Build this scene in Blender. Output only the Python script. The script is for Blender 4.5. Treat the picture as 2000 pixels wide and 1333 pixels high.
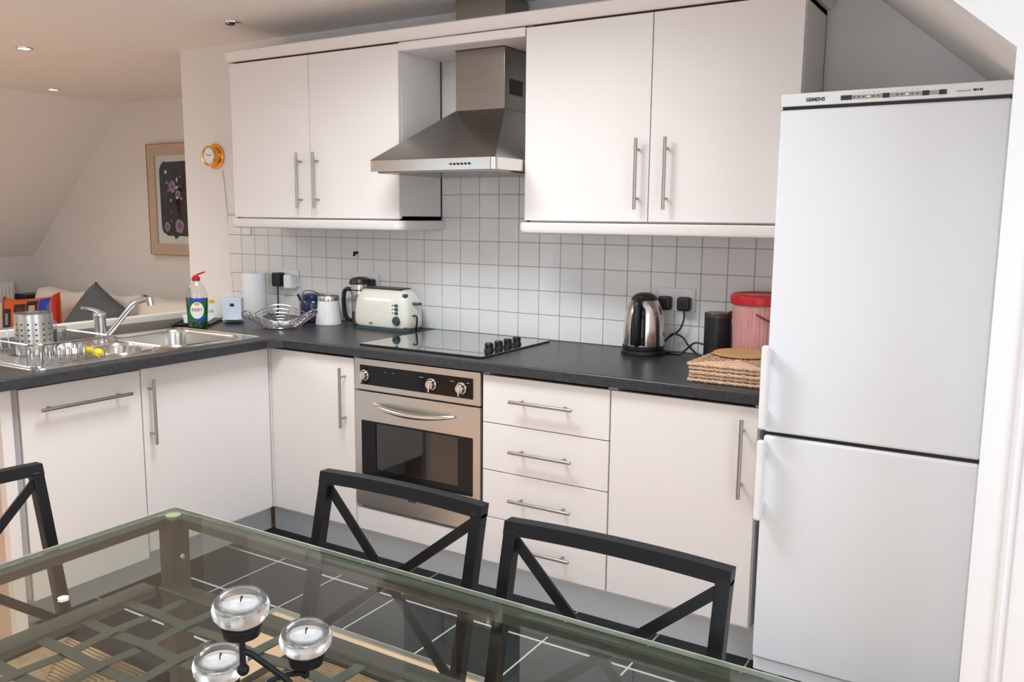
import bpy, bmesh, math, random
from mathutils import Vector, Matrix
from mathutils.geometry import tessellate_polygon

# ------------------------------------------------------------------ clear
for o in list(bpy.data.objects):
    bpy.data.objects.remove(o, do_unlink=True)
SC = bpy.context.scene
COL = SC.collection
random.seed(7)
PI = math.pi

# ------------------------------------------------------------------ camera
CAM_POS = Vector((2.26849, -3.10797, 1.42201))
YAW, PITCH, ROLL = -0.54907, -0.14514, 0.00894
_fw = Vector((math.sin(YAW) * math.cos(PITCH), math.cos(YAW) * math.cos(PITCH), math.sin(PITCH)))
_r = _fw.cross(Vector((0, 0, 1))).normalized()
_u = _r.cross(_fw)
_r2 = _r * math.cos(ROLL) + _u * math.sin(ROLL)
_u2 = -_r * math.sin(ROLL) + _u * math.cos(ROLL)
cam_data = bpy.data.cameras.new('camera')
cam_data.sensor_width = 36.0
cam_data.lens = 1667.03 * 36.0 / 2000.0
cam_data.clip_start = 0.02
cam = bpy.data.objects.new('camera', cam_data)
COL.objects.link(cam)
m = Matrix((_r2, _u2, -_fw)).transposed().to_4x4()
m.translation = CAM_POS
cam.matrix_world = m
SC.camera = cam

# ------------------------------------------------------------------ view, world, daylight
SC.view_settings.view_transform = 'Standard'
SC.view_settings.look = 'None'
SC.view_settings.gamma = 1.0
SC.view_settings.use_curve_mapping = False
SC.view_settings.exposure = -0.40

world = bpy.data.worlds.new('overcast_sky')
SC.world = world
world.use_nodes = True
bg = world.node_tree.nodes['Background']
bg.inputs['Color'].default_value = (0.80, 0.89, 1.0, 1)
bg.inputs['Strength'].default_value = 1.0


def area(name, loc, target, sx, sy, power, color):
    l = bpy.data.lights.new(name, 'AREA')
    l.shape = 'RECTANGLE'; l.size = sx; l.size_y = sy
    l.energy = power; l.color = color
    o = bpy.data.objects.new(name, l); COL.objects.link(o)
    o.location = loc
    d = Vector(target) - Vector(loc)
    o.rotation_euler = d.to_track_quat('-Z', 'Y').to_euler()
    return o


# daylight: one roof window over the kitchen floor, two added lamps feeding floor and ceiling bounce,
# windows behind and right of the photographer (window lamp tipped up to brighten the ceiling)
area('skylight_daylight', (0.42, -1.38, 2.42), (0.42, -1.38, 0), 0.80, 0.52, 56, (0.93, 0.96, 1.0))
area('dining_added_fill', (1.55, -3.55, 2.42), (1.55, -3.55, 0), 1.10, 0.80, 10, (0.88, 0.94, 1.0))  # added overhead lamp, lifts the floor and its bounce on the ceiling
area('lounge_added_fill', (-2.60, -2.40, 2.42), (-2.60, -2.40, 0), 1.10, 0.80, 74, (0.95, 0.97, 1.0))  # added lamp over the lounge, brightens floor and ceiling by bounce
area('window_daylight', (-1.9, -4.72, 1.45), (-1.9, -3.2, 2.35), 2.6, 1.5, 10, (0.95, 0.97, 1.0))
area('garden_door_daylight', (1.9, -4.72, 1.05), (1.9, -3.2, 1.05), 1.6, 1.9, 26, (0.86, 0.93, 1.0))
area('side_door_daylight', (3.12, -2.35, 1.08), (1.6, -2.35, 1.08), 1.4, 1.95, 26, (0.80, 0.90, 1.0))

# ------------------------------------------------------------------ materials
MATS = {}


def mat(name, col, rough=0.5, metal=0.0, var=0.04, scale=18.0, bump=0.0, bscale=None, coat=0.0, stretch=None,
        trans=0.0, ior=1.45, emit=None, estr=0.0, spec=0.5, sheen=0.0):
    ma = bpy.data.materials.new(name)
    ma.use_nodes = True
    nt = ma.node_tree
    b = nt.nodes['Principled BSDF']
    b.inputs['Roughness'].default_value = rough
    b.inputs['Metallic'].default_value = metal
    b.inputs['Coat Weight'].default_value = coat
    b.inputs['Transmission Weight'].default_value = trans
    b.inputs['IOR'].default_value = ior
    b.inputs['Specular IOR Level'].default_value = spec
    b.inputs['Sheen Weight'].default_value = sheen
    if emit:
        b.inputs['Emission Color'].default_value = (*emit, 1)
        b.inputs['Emission Strength'].default_value = estr
    tc = nt.nodes.new('ShaderNodeTexCoord')
    mp = nt.nodes.new('ShaderNodeMapping')
    nt.links.new(tc.outputs['Object'], mp.inputs['Vector'])
    if stretch:
        mp.inputs['Scale'].default_value = stretch
    nz = nt.nodes.new('ShaderNodeTexNoise')
    nz.inputs['Scale'].default_value = scale
    nz.inputs['Detail'].default_value = 5
    nt.links.new(mp.outputs['Vector'], nz.inputs['Vector'])
    mx = nt.nodes.new('ShaderNodeMix')
    mx.data_type = 'RGBA'
    mx.inputs['A'].default_value = (*[max(0, c * (1 - var)) for c in col], 1)
    mx.inputs['B'].default_value = (*[min(1, c * (1 + var)) for c in col], 1)
    nt.links.new(nz.outputs['Fac'], mx.inputs['Factor'])
    nt.links.new(mx.outputs['Result'], b.inputs['Base Color'])
    if bump:
        nb = nz
        if bscale:
            nb = nt.nodes.new('ShaderNodeTexNoise')
            nb.inputs['Scale'].default_value = bscale
            nb.inputs['Detail'].default_value = 3
            nt.links.new(mp.outputs['Vector'], nb.inputs['Vector'])
        bp = nt.nodes.new('ShaderNodeBump')
        bp.inputs['Strength'].default_value = bump
        bp.inputs['Distance'].default_value = 0.01
        nt.links.new(nb.outputs['Fac'], bp.inputs['Height'])
        nt.links.new(bp.outputs['Normal'], b.inputs['Normal'])
    MATS[name] = ma
    return ma


def sheet_glass(name, tint, refl=1.0, rough=0.0):
    """clear sheet glass: Fresnel reflection over tinted see-through"""
    ma = bpy.data.materials.new(name)
    ma.use_nodes = True
    nt = ma.node_tree
    for n in list(nt.nodes):
        nt.nodes.remove(n)
    out = nt.nodes.new('ShaderNodeOutputMaterial')
    mix = nt.nodes.new('ShaderNodeMixShader')
    tr = nt.nodes.new('ShaderNodeBsdfTransparent')
    tr.inputs['Color'].default_value = (*tint, 1)
    gl = nt.nodes.new('ShaderNodeBsdfGlossy')
    gl.inputs['Roughness'].default_value = rough
    lw_ = nt.nodes.new('ShaderNodeLayerWeight')
    lw_.inputs['Blend'].default_value = 0.5
    pw = nt.nodes.new('ShaderNodeMath'); pw.operation = 'POWER'
    pw.inputs[1].default_value = 5.0
    nt.links.new(lw_.outputs['Facing'], pw.inputs[0])
    ad = nt.nodes.new('ShaderNodeMath'); ad.operation = 'MULTIPLY_ADD'
    ad.inputs[1].default_value = 0.96; ad.inputs[2].default_value = 0.04
    nt.links.new(pw.outputs[0], ad.inputs[0])
    ml = nt.nodes.new('ShaderNodeMath'); ml.operation = 'MULTIPLY'
    ml.use_clamp = True
    ml.inputs[1].default_value = refl
    nt.links.new(ad.outputs[0], ml.inputs[0])
    nt.links.new(ml.outputs[0], mix.inputs['Fac'])
    nt.links.new(tr.outputs[0], mix.inputs[1])
    nt.links.new(gl.outputs[0], mix.inputs[2])
    nt.links.new(mix.outputs[0], out.inputs['Surface'])
    MATS[name] = ma
    return ma


mat('wall_paint', (0.80, 0.775, 0.755), 0.85, var=0.015, scale=3, bump=0.04, bscale=160)
mat('ceiling_paint', (0.88, 0.85, 0.83), 0.9, var=0.015, scale=2)
mat('trim_white', (0.88, 0.88, 0.89), 0.35, var=0.01)
mat('cabinet_white', (0.80, 0.752, 0.730), 0.42, var=0.01, scale=4)
mat('carcass', (0.80, 0.77, 0.75), 0.5, var=0.01)
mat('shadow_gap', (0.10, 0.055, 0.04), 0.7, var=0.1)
mat('plinth_white', (0.84, 0.83, 0.83), 0.4, var=0.02)
mat('tan_panel', (0.62, 0.45, 0.37), 0.5, var=0.05, scale=6, stretch=(1, 1, 8))
mat('worktop_grey', (0.034, 0.035, 0.038), 0.33, var=0.75, scale=70, bump=0.03, bscale=300)
mat('steel', (0.62, 0.60, 0.57), 0.30, 1.0, var=0.10, scale=14, stretch=(1, 1, 14), bump=0.01)
mat('steel_hood', (0.30, 0.28, 0.262), 0.27, 1.0, var=0.10, scale=10, stretch=(1, 1, 16))
mat('bright_steel', (0.72, 0.70, 0.67), 0.18, 1.0, var=0.05, scale=20)
mat('sink_steel', (0.66, 0.64, 0.60), 0.22, 1.0, var=0.10, scale=30)
mat('chrome', (0.70, 0.70, 0.71), 0.14, 1.0, var=0.02)
mat('handle_steel', (0.40, 0.38, 0.355), 0.28, 1.0, var=0.05, scale=40)
mat('brass', (0.80, 0.42, 0.10), 0.18, 1.0, var=0.15, scale=30)
mat('black_gloss', (0.005, 0.005, 0.006), 0.07, var=0.1, spec=0.35)
mat('glass_edge', (0.42, 0.44, 0.38), 0.15, var=0.1, spec=0.6)
mat('pad_clear', (0.72, 0.72, 0.52), 0.3, var=0.05)
mat('black_glass', (0.006, 0.006, 0.007), 0.04, var=0.1, coat=1.0)
mat('black_plastic', (0.012, 0.012, 0.013), 0.35, var=0.15)
mat('black_metal', (0.008, 0.008, 0.010), 0.42, 0.0, var=0.2, scale=60, bump=0.02, spec=0.35)
mat('table_metal', (0.090, 0.092, 0.082), 0.40, 0.0, var=0.2, scale=60, bump=0.03)
mat('tile_white', (0.80, 0.80, 0.79), 0.22, var=0.03, scale=9, bump=0.05, bscale=9, coat=0.2)
mat('grout_wall', (0.50, 0.45, 0.41), 0.9, var=0.15)
mat('grout_floor', (0.66, 0.66, 0.64), 0.9, var=0.1)
mat('slate', (0.014, 0.018, 0.024), 0.5, var=0.6, scale=14, bump=0.12, bscale=26)
mat('beech', (0.92, 0.60, 0.39), 0.38, var=0.10, scale=7, stretch=(1.2, 14, 1))
mat('aluminium', (0.60, 0.61, 0.62), 0.35, 1.0, var=0.05)
mat('fridge_white', (0.85, 0.88, 0.92), 0.32, var=0.008, scale=5)
mat('fridge_trim', (0.86, 0.87, 0.89), 0.35, var=0.01)
mat('grey_plastic', (0.40, 0.39, 0.40), 0.4, var=0.03)
mat('lamp_yellow', (0.9, 0.7, 0.1), 0.4, emit=(1.0, 0.75, 0.12), estr=2.0)
mat('lamp_white', (1, 1, 1), 0.4, emit=(1.0, 0.95, 0.92), estr=14.0)
mat('ink_dark', (0.03, 0.035, 0.04), 0.5, var=0.05)
mat('ink_grey', (0.45, 0.46, 0.48), 0.5, var=0.05)
mat('cream_enamel', (0.81, 0.775, 0.69), 0.16, var=0.01, coat=0.4)
mat('teal_plastic', (0.055, 0.085, 0.092), 0.3, var=0.05)
mat('ceramic_white', (0.85, 0.85, 0.84), 0.2, var=0.01, coat=0.3)
mat('ceramic_blue', (0.008, 0.018, 0.075), 0.18, var=0.15, coat=0.5)
mat('paper_white', (0.86, 0.87, 0.88), 0.9, var=0.02, scale=60, bump=0.15, bscale=80)
mat('pale_blue_plastic', (0.66, 0.72, 0.80), 0.35, var=0.02)
mat('plug_white', (0.84, 0.84, 0.84), 0.35, var=0.01)
mat('red_plastic', (0.48, 0.012, 0.018), 0.3, var=0.05)
mat('tub_pink', (0.62, 0.30, 0.29), 0.25, var=0.35, scale=26, stretch=(6, 6, 0.15))
mat('dark_red', (0.18, 0.012, 0.015), 0.35, var=0.1)
mat('cork', (0.56, 0.32, 0.14), 0.85, var=0.18, scale=90, bump=0.15, bscale=120)
mat('braid', (0.68, 0.45, 0.29), 0.8, var=0.40, scale=55, bump=0.3, bscale=140)
mat('rush', (0.50, 0.33, 0.20), 0.8, var=0.40, scale=40, bump=0.3, bscale=120)
mat('liquid_green', (0.004, 0.05, 0.016), 0.1, var=0.1, coat=0.8)
mat('label_green', (0.012, 0.16, 0.045), 0.3, var=0.05)
mat('label_blue', (0.02, 0.05, 0.42), 0.3, var=0.05)
mat('label_gold', (0.70, 0.45, 0.05), 0.35, var=0.05)
mat('sofa_cream', (0.90, 0.83, 0.74), 0.9, var=0.06, scale=10, bump=0.25, bscale=14, sheen=0.2)
mat('cushion_grey', (0.12, 0.135, 0.145), 0.9, var=0.15, scale=30, bump=0.1, bscale=90)
mat('bag_orange', (0.72, 0.13, 0.02), 0.35, var=0.25, scale=9)
mat('bag_red', (0.55, 0.02, 0.01), 0.35, var=0.15)
mat('bag_black', (0.03, 0.02, 0.015), 0.35, var=0.2)
mat('yellow', (0.80, 0.62, 0.02), 0.45, var=0.06)
mat('frame_wood', (0.66, 0.47, 0.36), 0.5, var=0.06, scale=20)
mat('frame_edge', (0.38, 0.22, 0.12), 0.4, var=0.1)
mat('mount_white', (0.80, 0.78, 0.74), 0.8, var=0.01)
mat('print_navy', (0.018, 0.026, 0.06), 0.6, var=0.9, scale=24)
mat('print_black', (0.014, 0.014, 0.016), 0.6, var=0.8, scale=40)
mat('print_mauve', (0.34, 0.25, 0.38), 0.6, var=0.2, scale=30)
mat('print_crimson', (0.30, 0.07, 0.14), 0.6, var=0.2, scale=30)
mat('print_sky', (0.25, 0.35, 0.48), 0.6, var=0.3, scale=50)
mat('print_green', (0.10, 0.30, 0.14), 0.6, var=0.2)
mat('wax', (0.74, 0.73, 0.72), 0.5, var=0.02)
mat('candle_glass', (0.90, 0.91, 0.92), 0.12, trans=0.95, ior=1.42, var=0.0)
mat('coffee', (0.06, 0.03, 0.015), 0.3, var=0.2)
sheet_glass('table_glass', (0.90, 0.93, 0.89), 1.0)
sheet_glass('clear_glass', (0.93, 0.95, 0.95), 1.3, 0.02)
sheet_glass('window_glass', (0.97, 0.99, 0.99), 0.7)


def oven_glass():
    ma = sheet_glass('oven_glass', (0.30, 0.30, 0.33), 1.6, 0.015)
    return ma


oven_glass()

# ------------------------------------------------------------------ mesh helpers


class B:
    """collects shapes; build() links them as ONE mesh object"""

    def __init__(s):
        s.v = []; s.f = []

    def add(s, vs, fs):
        n = len(s.v)
        s.v += [tuple(p) for p in vs]
        s.f += [tuple(i + n for i in f) for f in fs]
        return s

    def box(s, x0, x1, y0, y1, z0, z1):
        vs = [(x, y, z) for z in (z0, z1) for y in (y0, y1) for x in (x0, x1)]
        return s.add(vs, [(0, 2, 3, 1), (4, 5, 7, 6), (0, 1, 5, 4), (2, 6, 7, 3), (0, 4, 6, 2), (1, 3, 7, 5)])

    def rbox(s, x0, x1, y0, y1, z0, z1, r=0.004, seg=2):
        bm = bmesh.new()
        bmesh.ops.create_cube(bm, size=1)
        for v in bm.verts:
            v.co = Vector((x0 + (v.co.x + .5) * (x1 - x0), y0 + (v.co.y + .5) * (y1 - y0), z0 + (v.co.z + .5) * (z1 - z0)))
        bmesh.ops.bevel(bm, geom=bm.edges[:], offset=r, segments=seg, affect='EDGES', profile=0.5)
        s.bm(bm)
        return s

    def bm(s, bm):
        bm.verts.index_update()
        s.add([v.co.copy() for v in bm.verts], [[v.index for v in f.verts] for f in bm.faces])
        bm.free()
        return s

    def prism(s, pts, z0, z1, axis='z'):
        """polygon pts (2-D) pushed along axis"""
        def P(a, b, c):
            return {'z': (a, b, c), 'y': (a, c, b), 'x': (c, a, b)}[axis]
        n = len(pts)
        vs = [P(a, b, z0) for a, b in pts] + [P(a, b, z1) for a, b in pts]
        fs = [tuple(range(n)), tuple(range(2 * n - 1, n - 1, -1))]
        fs += [(i, (i + 1) % n, n + (i + 1) % n, n + i) for i in range(n)]
        return s.add(vs, fs)

    def slab(s, outer, holes, z0, z1):
        loops = [outer] + holes
        flat = [p for l in loops for p in l]
        tri = tessellate_polygon([[Vector((x, y, 0)) for x, y in l] for l in loops])
        n = len(flat)
        vs = [(x, y, z1) for x, y in flat] + [(x, y, z0) for x, y in flat]
        fs = [tuple(t) for t in tri] + [tuple(i + n for i in reversed(t)) for t in tri]
        k = 0
        for l in loops:
            for i in range(len(l)):
                a = k + i; b = k + (i + 1) % len(l)
                fs.append((a, b, b + n, a + n))
            k += len(l)
        return s.add(vs, fs)

    def cyl(s, p0, p1, r, n=16, r2=None):
        p0 = Vector(p0); p1 = Vector(p1)
        r2 = r if r2 is None else r2
        d = (p1 - p0).normalized()
        a = d.orthogonal().normalized(); b = d.cross(a)
        vs = []
        for p, rr in ((p0, r), (p1, r2)):
            vs += [p + (a * math.cos(2 * PI * i / n) + b * math.sin(2 * PI * i / n)) * rr for i in range(n)]
        fs = [(i, (i + 1) % n, n + (i + 1) % n, n + i) for i in range(n)]
        fs += [tuple(range(n - 1, -1, -1)), tuple(range(n, 2 * n))]
        return s.add(vs, fs)

    def tube(s, pts, r, n=8, closed=False, twist=0.0):
        pts = [Vector(p) for p in pts]
        m_ = len(pts)
        rs = r if isinstance(r, (list, tuple)) else [r] * m_
        up = None
        vs = []
        for i, p in enumerate(pts):
            if closed:
                t = pts[(i + 1) % m_] - pts[i - 1]
            else:
                t = pts[min(i + 1, m_ - 1)] - pts[max(i - 1, 0)]
            t = t.normalized() if t.length > 1e-9 else Vector((0, 0, 1))
            if up is None:
                up = t.orthogonal().normalized()
            a = (up - t * up.dot(t))
            a = a.normalized() if a.length > 1e-6 else t.orthogonal().normalized()
            up = a
            b = t.cross(a)
            for k in range(n):
                an = 2 * PI * k / n + twist * i
                vs.append(p + (a * math.cos(an) + b * math.sin(an)) * rs[i])
        fs = []
        for i in range(m_ if closed else m_ - 1):
            j = (i + 1) % m_
            for k in range(n):
                fs.append((i * n + k, i * n + (k + 1) % n, j * n + (k + 1) % n, j * n + k))
        if not closed:
            fs.append(tuple(range(n - 1, -1, -1)))
            fs.append(tuple((m_ - 1) * n + k for k in range(n)))
        return s.add(vs, fs)

    def lathe(s, prof, c=(0, 0, 0), n=28, sx=1.0, sy=1.0, cap=True):
        vs = []
        for r, z in prof:
            for k in range(n):
                a = 2 * PI * k / n
                vs.append((c[0] + r * sx * math.cos(a), c[1] + r * sy * math.sin(a), c[2] + z))
        fs = []
        for i in range(len(prof) - 1):
            for k in range(n):
                fs.append((i * n + k, i * n + (k + 1) % n, (i + 1) * n + (k + 1) % n, (i + 1) * n + k))
        if cap:
            if prof[0][0] > 1e-5:
                fs.append(tuple(range(n - 1, -1, -1)))
            if prof[-1][0] > 1e-5:
                fs.append(tuple((len(prof) - 1) * n + k for k in range(n)))
        return s.add(vs, fs)

    def ball(s, c, r, n=14, sx=1, sy=1, sz=1):
        pr = [(max(1e-6, r * math.sin(PI * i / 8)), -r * math.cos(PI * i / 8) * sz) for i in range(9)]
        return s.lathe(pr, c, n, sx, sy, cap=False)

    def pillow(s, mtx, w, h, d, n=14, puff=0.5):
        """soft cushion: w x h outline, d thick, in the xz plane of mtx"""
        for sg in (1, -1):
            vs = []; fs = []
            for i in range(n + 1):
                for j in range(n + 1):
                    u = -1 + 2 * i / n; v = -1 + 2 * j / n
                    e = (max(0.0, 1 - u ** 4) ** puff) * (max(0.0, 1 - v ** 4) ** puff)
                    pin = 1 - 0.06 * (1 - abs(u)) * (abs(v) > 0.99) - 0.06 * (1 - abs(v)) * (abs(u) > 0.99)
                    p = Vector((u * w / 2 * pin, -sg * d / 2 * e, v * h / 2 * pin))
                    vs.append(mtx @ p)
            for i in range(n):
                for j in range(n):
                    a = i * (n + 1) + j
                    fs.append((a, a + 1, a + n + 2, a + n + 1))
            s.add(vs, fs)
        return s

    def xf(s, mtx):
        s.v = [tuple(mtx @ Vector(p)) for p in s.v]
        return s

    def build(s, name, material, parent=None, world=True, smooth=38, bevel=0.0, seg=2, weld=True):
        me = bpy.data.meshes.new(name)
        vs = s.v
        if parent is not None and world:
            r = parent
            while r.parent is not None:
                r = r.parent
            inv = (Matrix.Translation(r.location) @ r.rotation_euler.to_matrix().to_4x4()).inverted()
            vs = [tuple(inv @ Vector(p)) for p in vs]
        me.from_pydata(vs, [], s.f)
        bm = bmesh.new(); bm.from_mesh(me)
        if weld:
            bmesh.ops.remove_doubles(bm, verts=bm.verts, dist=1e-5)
        bmesh.ops.recalc_face_normals(bm, faces=bm.faces)
        if bevel:
            es = [e for e in bm.edges if len(e.link_faces) == 2 and e.calc_face_angle(0) > math.radians(40)]
            bmesh.ops.bevel(bm, geom=es, offset=bevel, segments=seg, affect='EDGES', profile=0.5, clamp_overlap=True)
        bm.to_mesh(me); bm.free()
        me.materials.append(MATS[material])
        if smooth:
            me.polygons.foreach_set('use_smooth', [True] * len(me.polygons))
            me.set_sharp_from_angle(angle=math.radians(smooth))
        o = bpy.data.objects.new(name, me)
        COL.objects.link(o)
        if smooth:
            wn = o.modifiers.new('weighted_normals', 'WEIGHTED_NORMAL')
            wn.keep_sharp = True
        if parent is not None:
            o.parent = parent
        return o


def tag(o, label=None, cat=None, group=None, kind=None):
    if label: o['label'] = label
    if cat: o['category'] = cat
    if group: o['group'] = group
    if kind: o['kind'] = kind
    return o


def thing(name, label, cat, loc=(0, 0, 0), rz=0.0, group=None, rot=None):
    o = bpy.data.objects.new(name, None)
    COL.objects.link(o)
    o.empty_display_size = 0.05
    o.location = loc
    o.rotation_euler = rot if rot else (0, 0, rz)
    return tag(o, label, cat, group)


def copy_tree(o, parent=None):
    c = o.copy(); COL.objects.link(c)
    if parent is not None:
        c.parent = parent
    for ch in o.children:
        copy_tree(ch, c)
    return c


def place(o, parent, loc):
    """another object with the same mesh under parent"""
    c = o.copy(); COL.objects.link(c); c.parent = parent; c.location = loc
    return c


def struct(o, label=None):
    o['kind'] = 'structure'
    if label: o['label'] = label
    return o


def text(name, body, size, material, parent, loc, rot, extrude=0.0004, stretch=1.0, local=True, bold=0.0):
    cu = bpy.data.curves.new(name, 'FONT')
    cu.body = body; cu.size = size; cu.align_x = 'CENTER'; cu.align_y = 'CENTER'
    cu.extrude = extrude; cu.offset = bold
    t = bpy.data.objects.new(name + '_curve', cu)
    COL.objects.link(t)
    bpy.context.view_layer.update()
    me = bpy.data.meshes.new_from_object(t.evaluated_get(bpy.context.evaluated_depsgraph_get()))
    bpy.data.objects.remove(t, do_unlink=True)
    me.name = name
    me.materials.clear(); me.materials.append(MATS[material])
    o = bpy.data.objects.new(name, me)
    COL.objects.link(o)
    o.parent = parent
    o.location = loc; o.rotation_euler = rot; o.scale = (stretch, 1, 1)
    return o


def rrect(x0, x1, y0, y1, r, n=5):
    pts = []
    for cx, cy, a0 in ((x1 - r, y1 - r, 0), (x0 + r, y1 - r, 90), (x0 + r, y0 + r, 180), (x1 - r, y0 + r, 270)):
        for i in range(n + 1):
            a = math.radians(a0 + 90 * i / n)
            pts.append((cx + r * math.cos(a), cy + r * math.sin(a)))
    return pts


# ------------------------------------------------------------------ room shell
CEIL = 2.28
WALL_END = -1.73
fl = B().box(-5.6, 3.3, -4.9, 1.35, -0.12, -0.0003).build('floor', 'grout_floor')
struct(fl, 'pale grout bed under slate tiles and beech boards')
# slate tiles: two deep along both runs of units
G = 0.006


def floor_tile(x0, x1, y0, y1):
    t = B().rbox(x0 + G / 2, x1 - G / 2, y0 + G * .8, y1 - G * .8, -0.012, random.uniform(0.0, 0.0005), 0.0006, 1)
    return t.build('floor_tile', 'slate', fl)


GX = [-0.62, -0.304, 0.008, 0.322, 0.636, 0.950, 1.264, 1.578, 1.892, 2.2]
for i in range(len(GX) - 1):
    for y0, y1 in ((-1.04, -0.742), (-0.742, -0.43)):
        floor_tile(GX[i], GX[i + 1], y0, y1)
for i in range(2):
    for y0, y1 in ((-1.345, -1.04), (-1.585, -1.345)):
        floor_tile(GX[i], GX[i + 1], y0, y1)
# beech boards
pl_meshes = {}


def boards(x0, x1, y0, y1, w=0.094, L=1.15, seed=1):
    rnd = random.Random(seed)
    y = y1
    while y - w >= y0 - 1e-6:
        x = x0 - rnd.uniform(0, L * 0.8)
        while x < x1:
            a = max(x, x0); b = min(x + L, x1)
            if b - a > 0.02:
                key = round(b - a, 2)
                if key not in pl_meshes:
                    o = B().box(0, key - 0.0005, 0, w - 0.0005, -0.012, 0).build('floorboard', 'beech', fl, world=False)
                    o.location = (a, y - w, 0)
                    pl_meshes[key] = o
                else:
                    place(pl_meshes[key], fl, (a, y - w, 0))
            x += L
        y -= w


boards(0.03, 3.2, -3.1, -1.068, seed=3)
boards(-1.9, 0.03, -2.55, -1.612, seed=5)
B().box(-5.45, -1.9, -4.8, 1.2, -0.012, 0.0).box(-1.9, 3.2, -4.8, -3.1, -0.012, 0.0).box(-1.9, 0.03, -3.1, -2.55, -0.012, 0.0).box(-1.9, -0.64, -1.612, 0.0, -0.012, -0.0001) \
    .build('floor_boards_beyond', 'beech', fl)
# aluminium threshold strips between slate and boards
B().box(0.005, 2.2, -1.068, -1.042, -0.012, 0.004).build('threshold_strip', 'aluminium', fl, bevel=0.002)
B().box(0.005, 0.031, -1.585, -1.068, -0.012, 0.004).build('threshold_strip', 'aluminium', fl, bevel=0.002)
B().box(-0.62, 0.031, -1.612, -1.587, -0.012, 0.004).build('threshold_strip', 'aluminium', fl, bevel=0.002)

# back wall of the kitchen (ends at the left in an open edge), alcove and slopes
wb = B().box(WALL_END, 2.3, 0.0, 0.12, -0.006, CEIL).build('wall_back', 'wall_paint')
struct(wb, 'white kitchen wall with tiled splashback behind the worktop')
B().box(-1.40, 1.60, -0.0035, 0.0, 0.90, 1.42).box(0.0, 0.60, -0.0035, 0.0, 1.42, 1.625).build('grout', 'grout_wall', wb)
T = 0.1; ZA = 1.0137; TG = 0.0024


def wall_tile_mesh(w, h):
    return B().rbox(TG / 2, w - TG / 2, -0.0075, -0.0030, TG / 2, h - TG / 2, 0.0016, 1)


base_tile = wall_tile_mesh(T, T).build('wall_tile', 'tile_white', wb, world=False)
base_tile.location = (-1.4, 0, ZA)
low_tile = wall_tile_mesh(T, ZA - 0.9105).build('wall_tile', 'tile_white', wb, world=False)
low_tile.location = (-1.4, 0, 0.9105)
for i in range(-14, 16):
    if i > -14:
        place(low_tile, wb, (i * T, 0, 0.9105))
    for k in range(0, 6):
        if k >= 4 and not 0 <= i < 6:
            continue
        if k == 0 and i == -14:
            continue
        place(base_tile, wb, (i * T, 0, ZA + k * T))

struct(B().box(2.2, 2.3, -1.0, 0.0, -0.006, 1.761).build('wall_right', 'wall_paint'), 'narrow white return wall beside the fridge')
# roof slope over the fridge
struct(B().prism([(1.59, CEIL), (2.2, 1.761), (2.2, 1.9), (1.62, CEIL + 0.06)], -1.0, 0.0, 'y').build('ceiling_slope_right', 'wall_paint'),
       'sloping white ceiling above the fridge')
struct(B().prism([(2.2, -0.006), (3.2, -0.006), (3.2, CEIL), (1.59, CEIL), (2.2, 1.761)], -1.1, -1.0, 'y').build('wall_alcove', 'trim_white'),
       'bright white wall framing the fridge alcove')
struct(B().prism([(2.255, -1.1), (2.258, -1.112), (2.264, -1.116), (2.270, -1.108), (2.276, -1.108), (2.281, -1.118), (2.30, -1.122),
                  (2.325, -1.122), (2.328, -1.1)], 0.0, 2.06, 'z').build('trim_1', 'trim_white'), 'white moulded door casing at the right edge')
struct(B().box(2.205, 2.255, -1.108, -1.1, 0.0, 0.11).build('baseboard_right', 'trim_white', bevel=0.003))

# ceiling with the kitchen roof window opening and two added for fill light
SKY = [(0.0, 0.84, -1.66, -1.10), (0.98, 2.12, -3.97, -3.13), (-3.17, -2.03, -2.82, -1.98)]  # last two openings are made up for the added fill lamps
struct(B().slab([(-4.03, -4.9), (3.3, -4.9), (3.3, -1.0), (1.59, -1.0), (1.59, 1.35), (-4.03, 1.35)],
                [[(a_, c_), (a_, d_), (b_, d_), (b_, c_)] for a_, b_, c_, d_ in SKY], CEIL, CEIL + 0.1).build('ceiling', 'ceiling_paint', smooth=0))
for k_, (a_, b_, c_, d_) in enumerate(SKY):
    sk = B()
    for x0, x1, y0, y1 in ((a_ - .04, a_, c_, d_), (b_, b_ + .04, c_, d_), (a_ - .04, b_ + .04, c_ - .04, c_), (a_ - .04, b_ + .04, d_, d_ + .04)):
        sk.box(x0, x1, y0, y1, CEIL + 0.1, CEIL + 0.16)
    w1 = struct(sk.build('window_%d' % (5 + k_), 'trim_white'), 'unseen white framed roof window')
    B().box(a_, b_, c_, d_, CEIL + 0.105, CEIL + 0.112).build('pane', 'window_glass', w1)
# far living room
struct(B().box(-5.6, -1.6, 1.225, 1.35, -0.006, CEIL).build('wall_far', 'wall_paint'), 'white living room wall behind the sofa')
struct(B().prism([(-4.03, CEIL), (-5.45, 1.03), (-5.6, 1.03), (-5.6, 1.12), (-4.1, CEIL + .1), (-4.03, CEIL + .1)], -4.9, 1.225, 'y').build('ceiling_slope_left', 'ceiling_paint', smooth=0),
       'sloping white attic ceiling above the sofa')
struct(B().box(-5.6, -5.45, -4.9, 1.225, -0.006, 1.03).build('wall_left', 'wall_paint'), 'low white knee wall under the attic slope')
struct(B().box(WALL_END + 0.02, WALL_END + 0.12, 0.12, 1.225, -0.006, CEIL).build('wall_partition', 'wall_paint'))
struct(B().box(3.2, 3.3, -4.9, -3.1, -0.006, CEIL).box(3.2, 3.3, -1.6, -1.1, -0.006, CEIL).box(3.2, 3.3, -3.1, -1.6, 2.1, CEIL)
       .build('wall_side', 'wall_paint', smooth=0))
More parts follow.
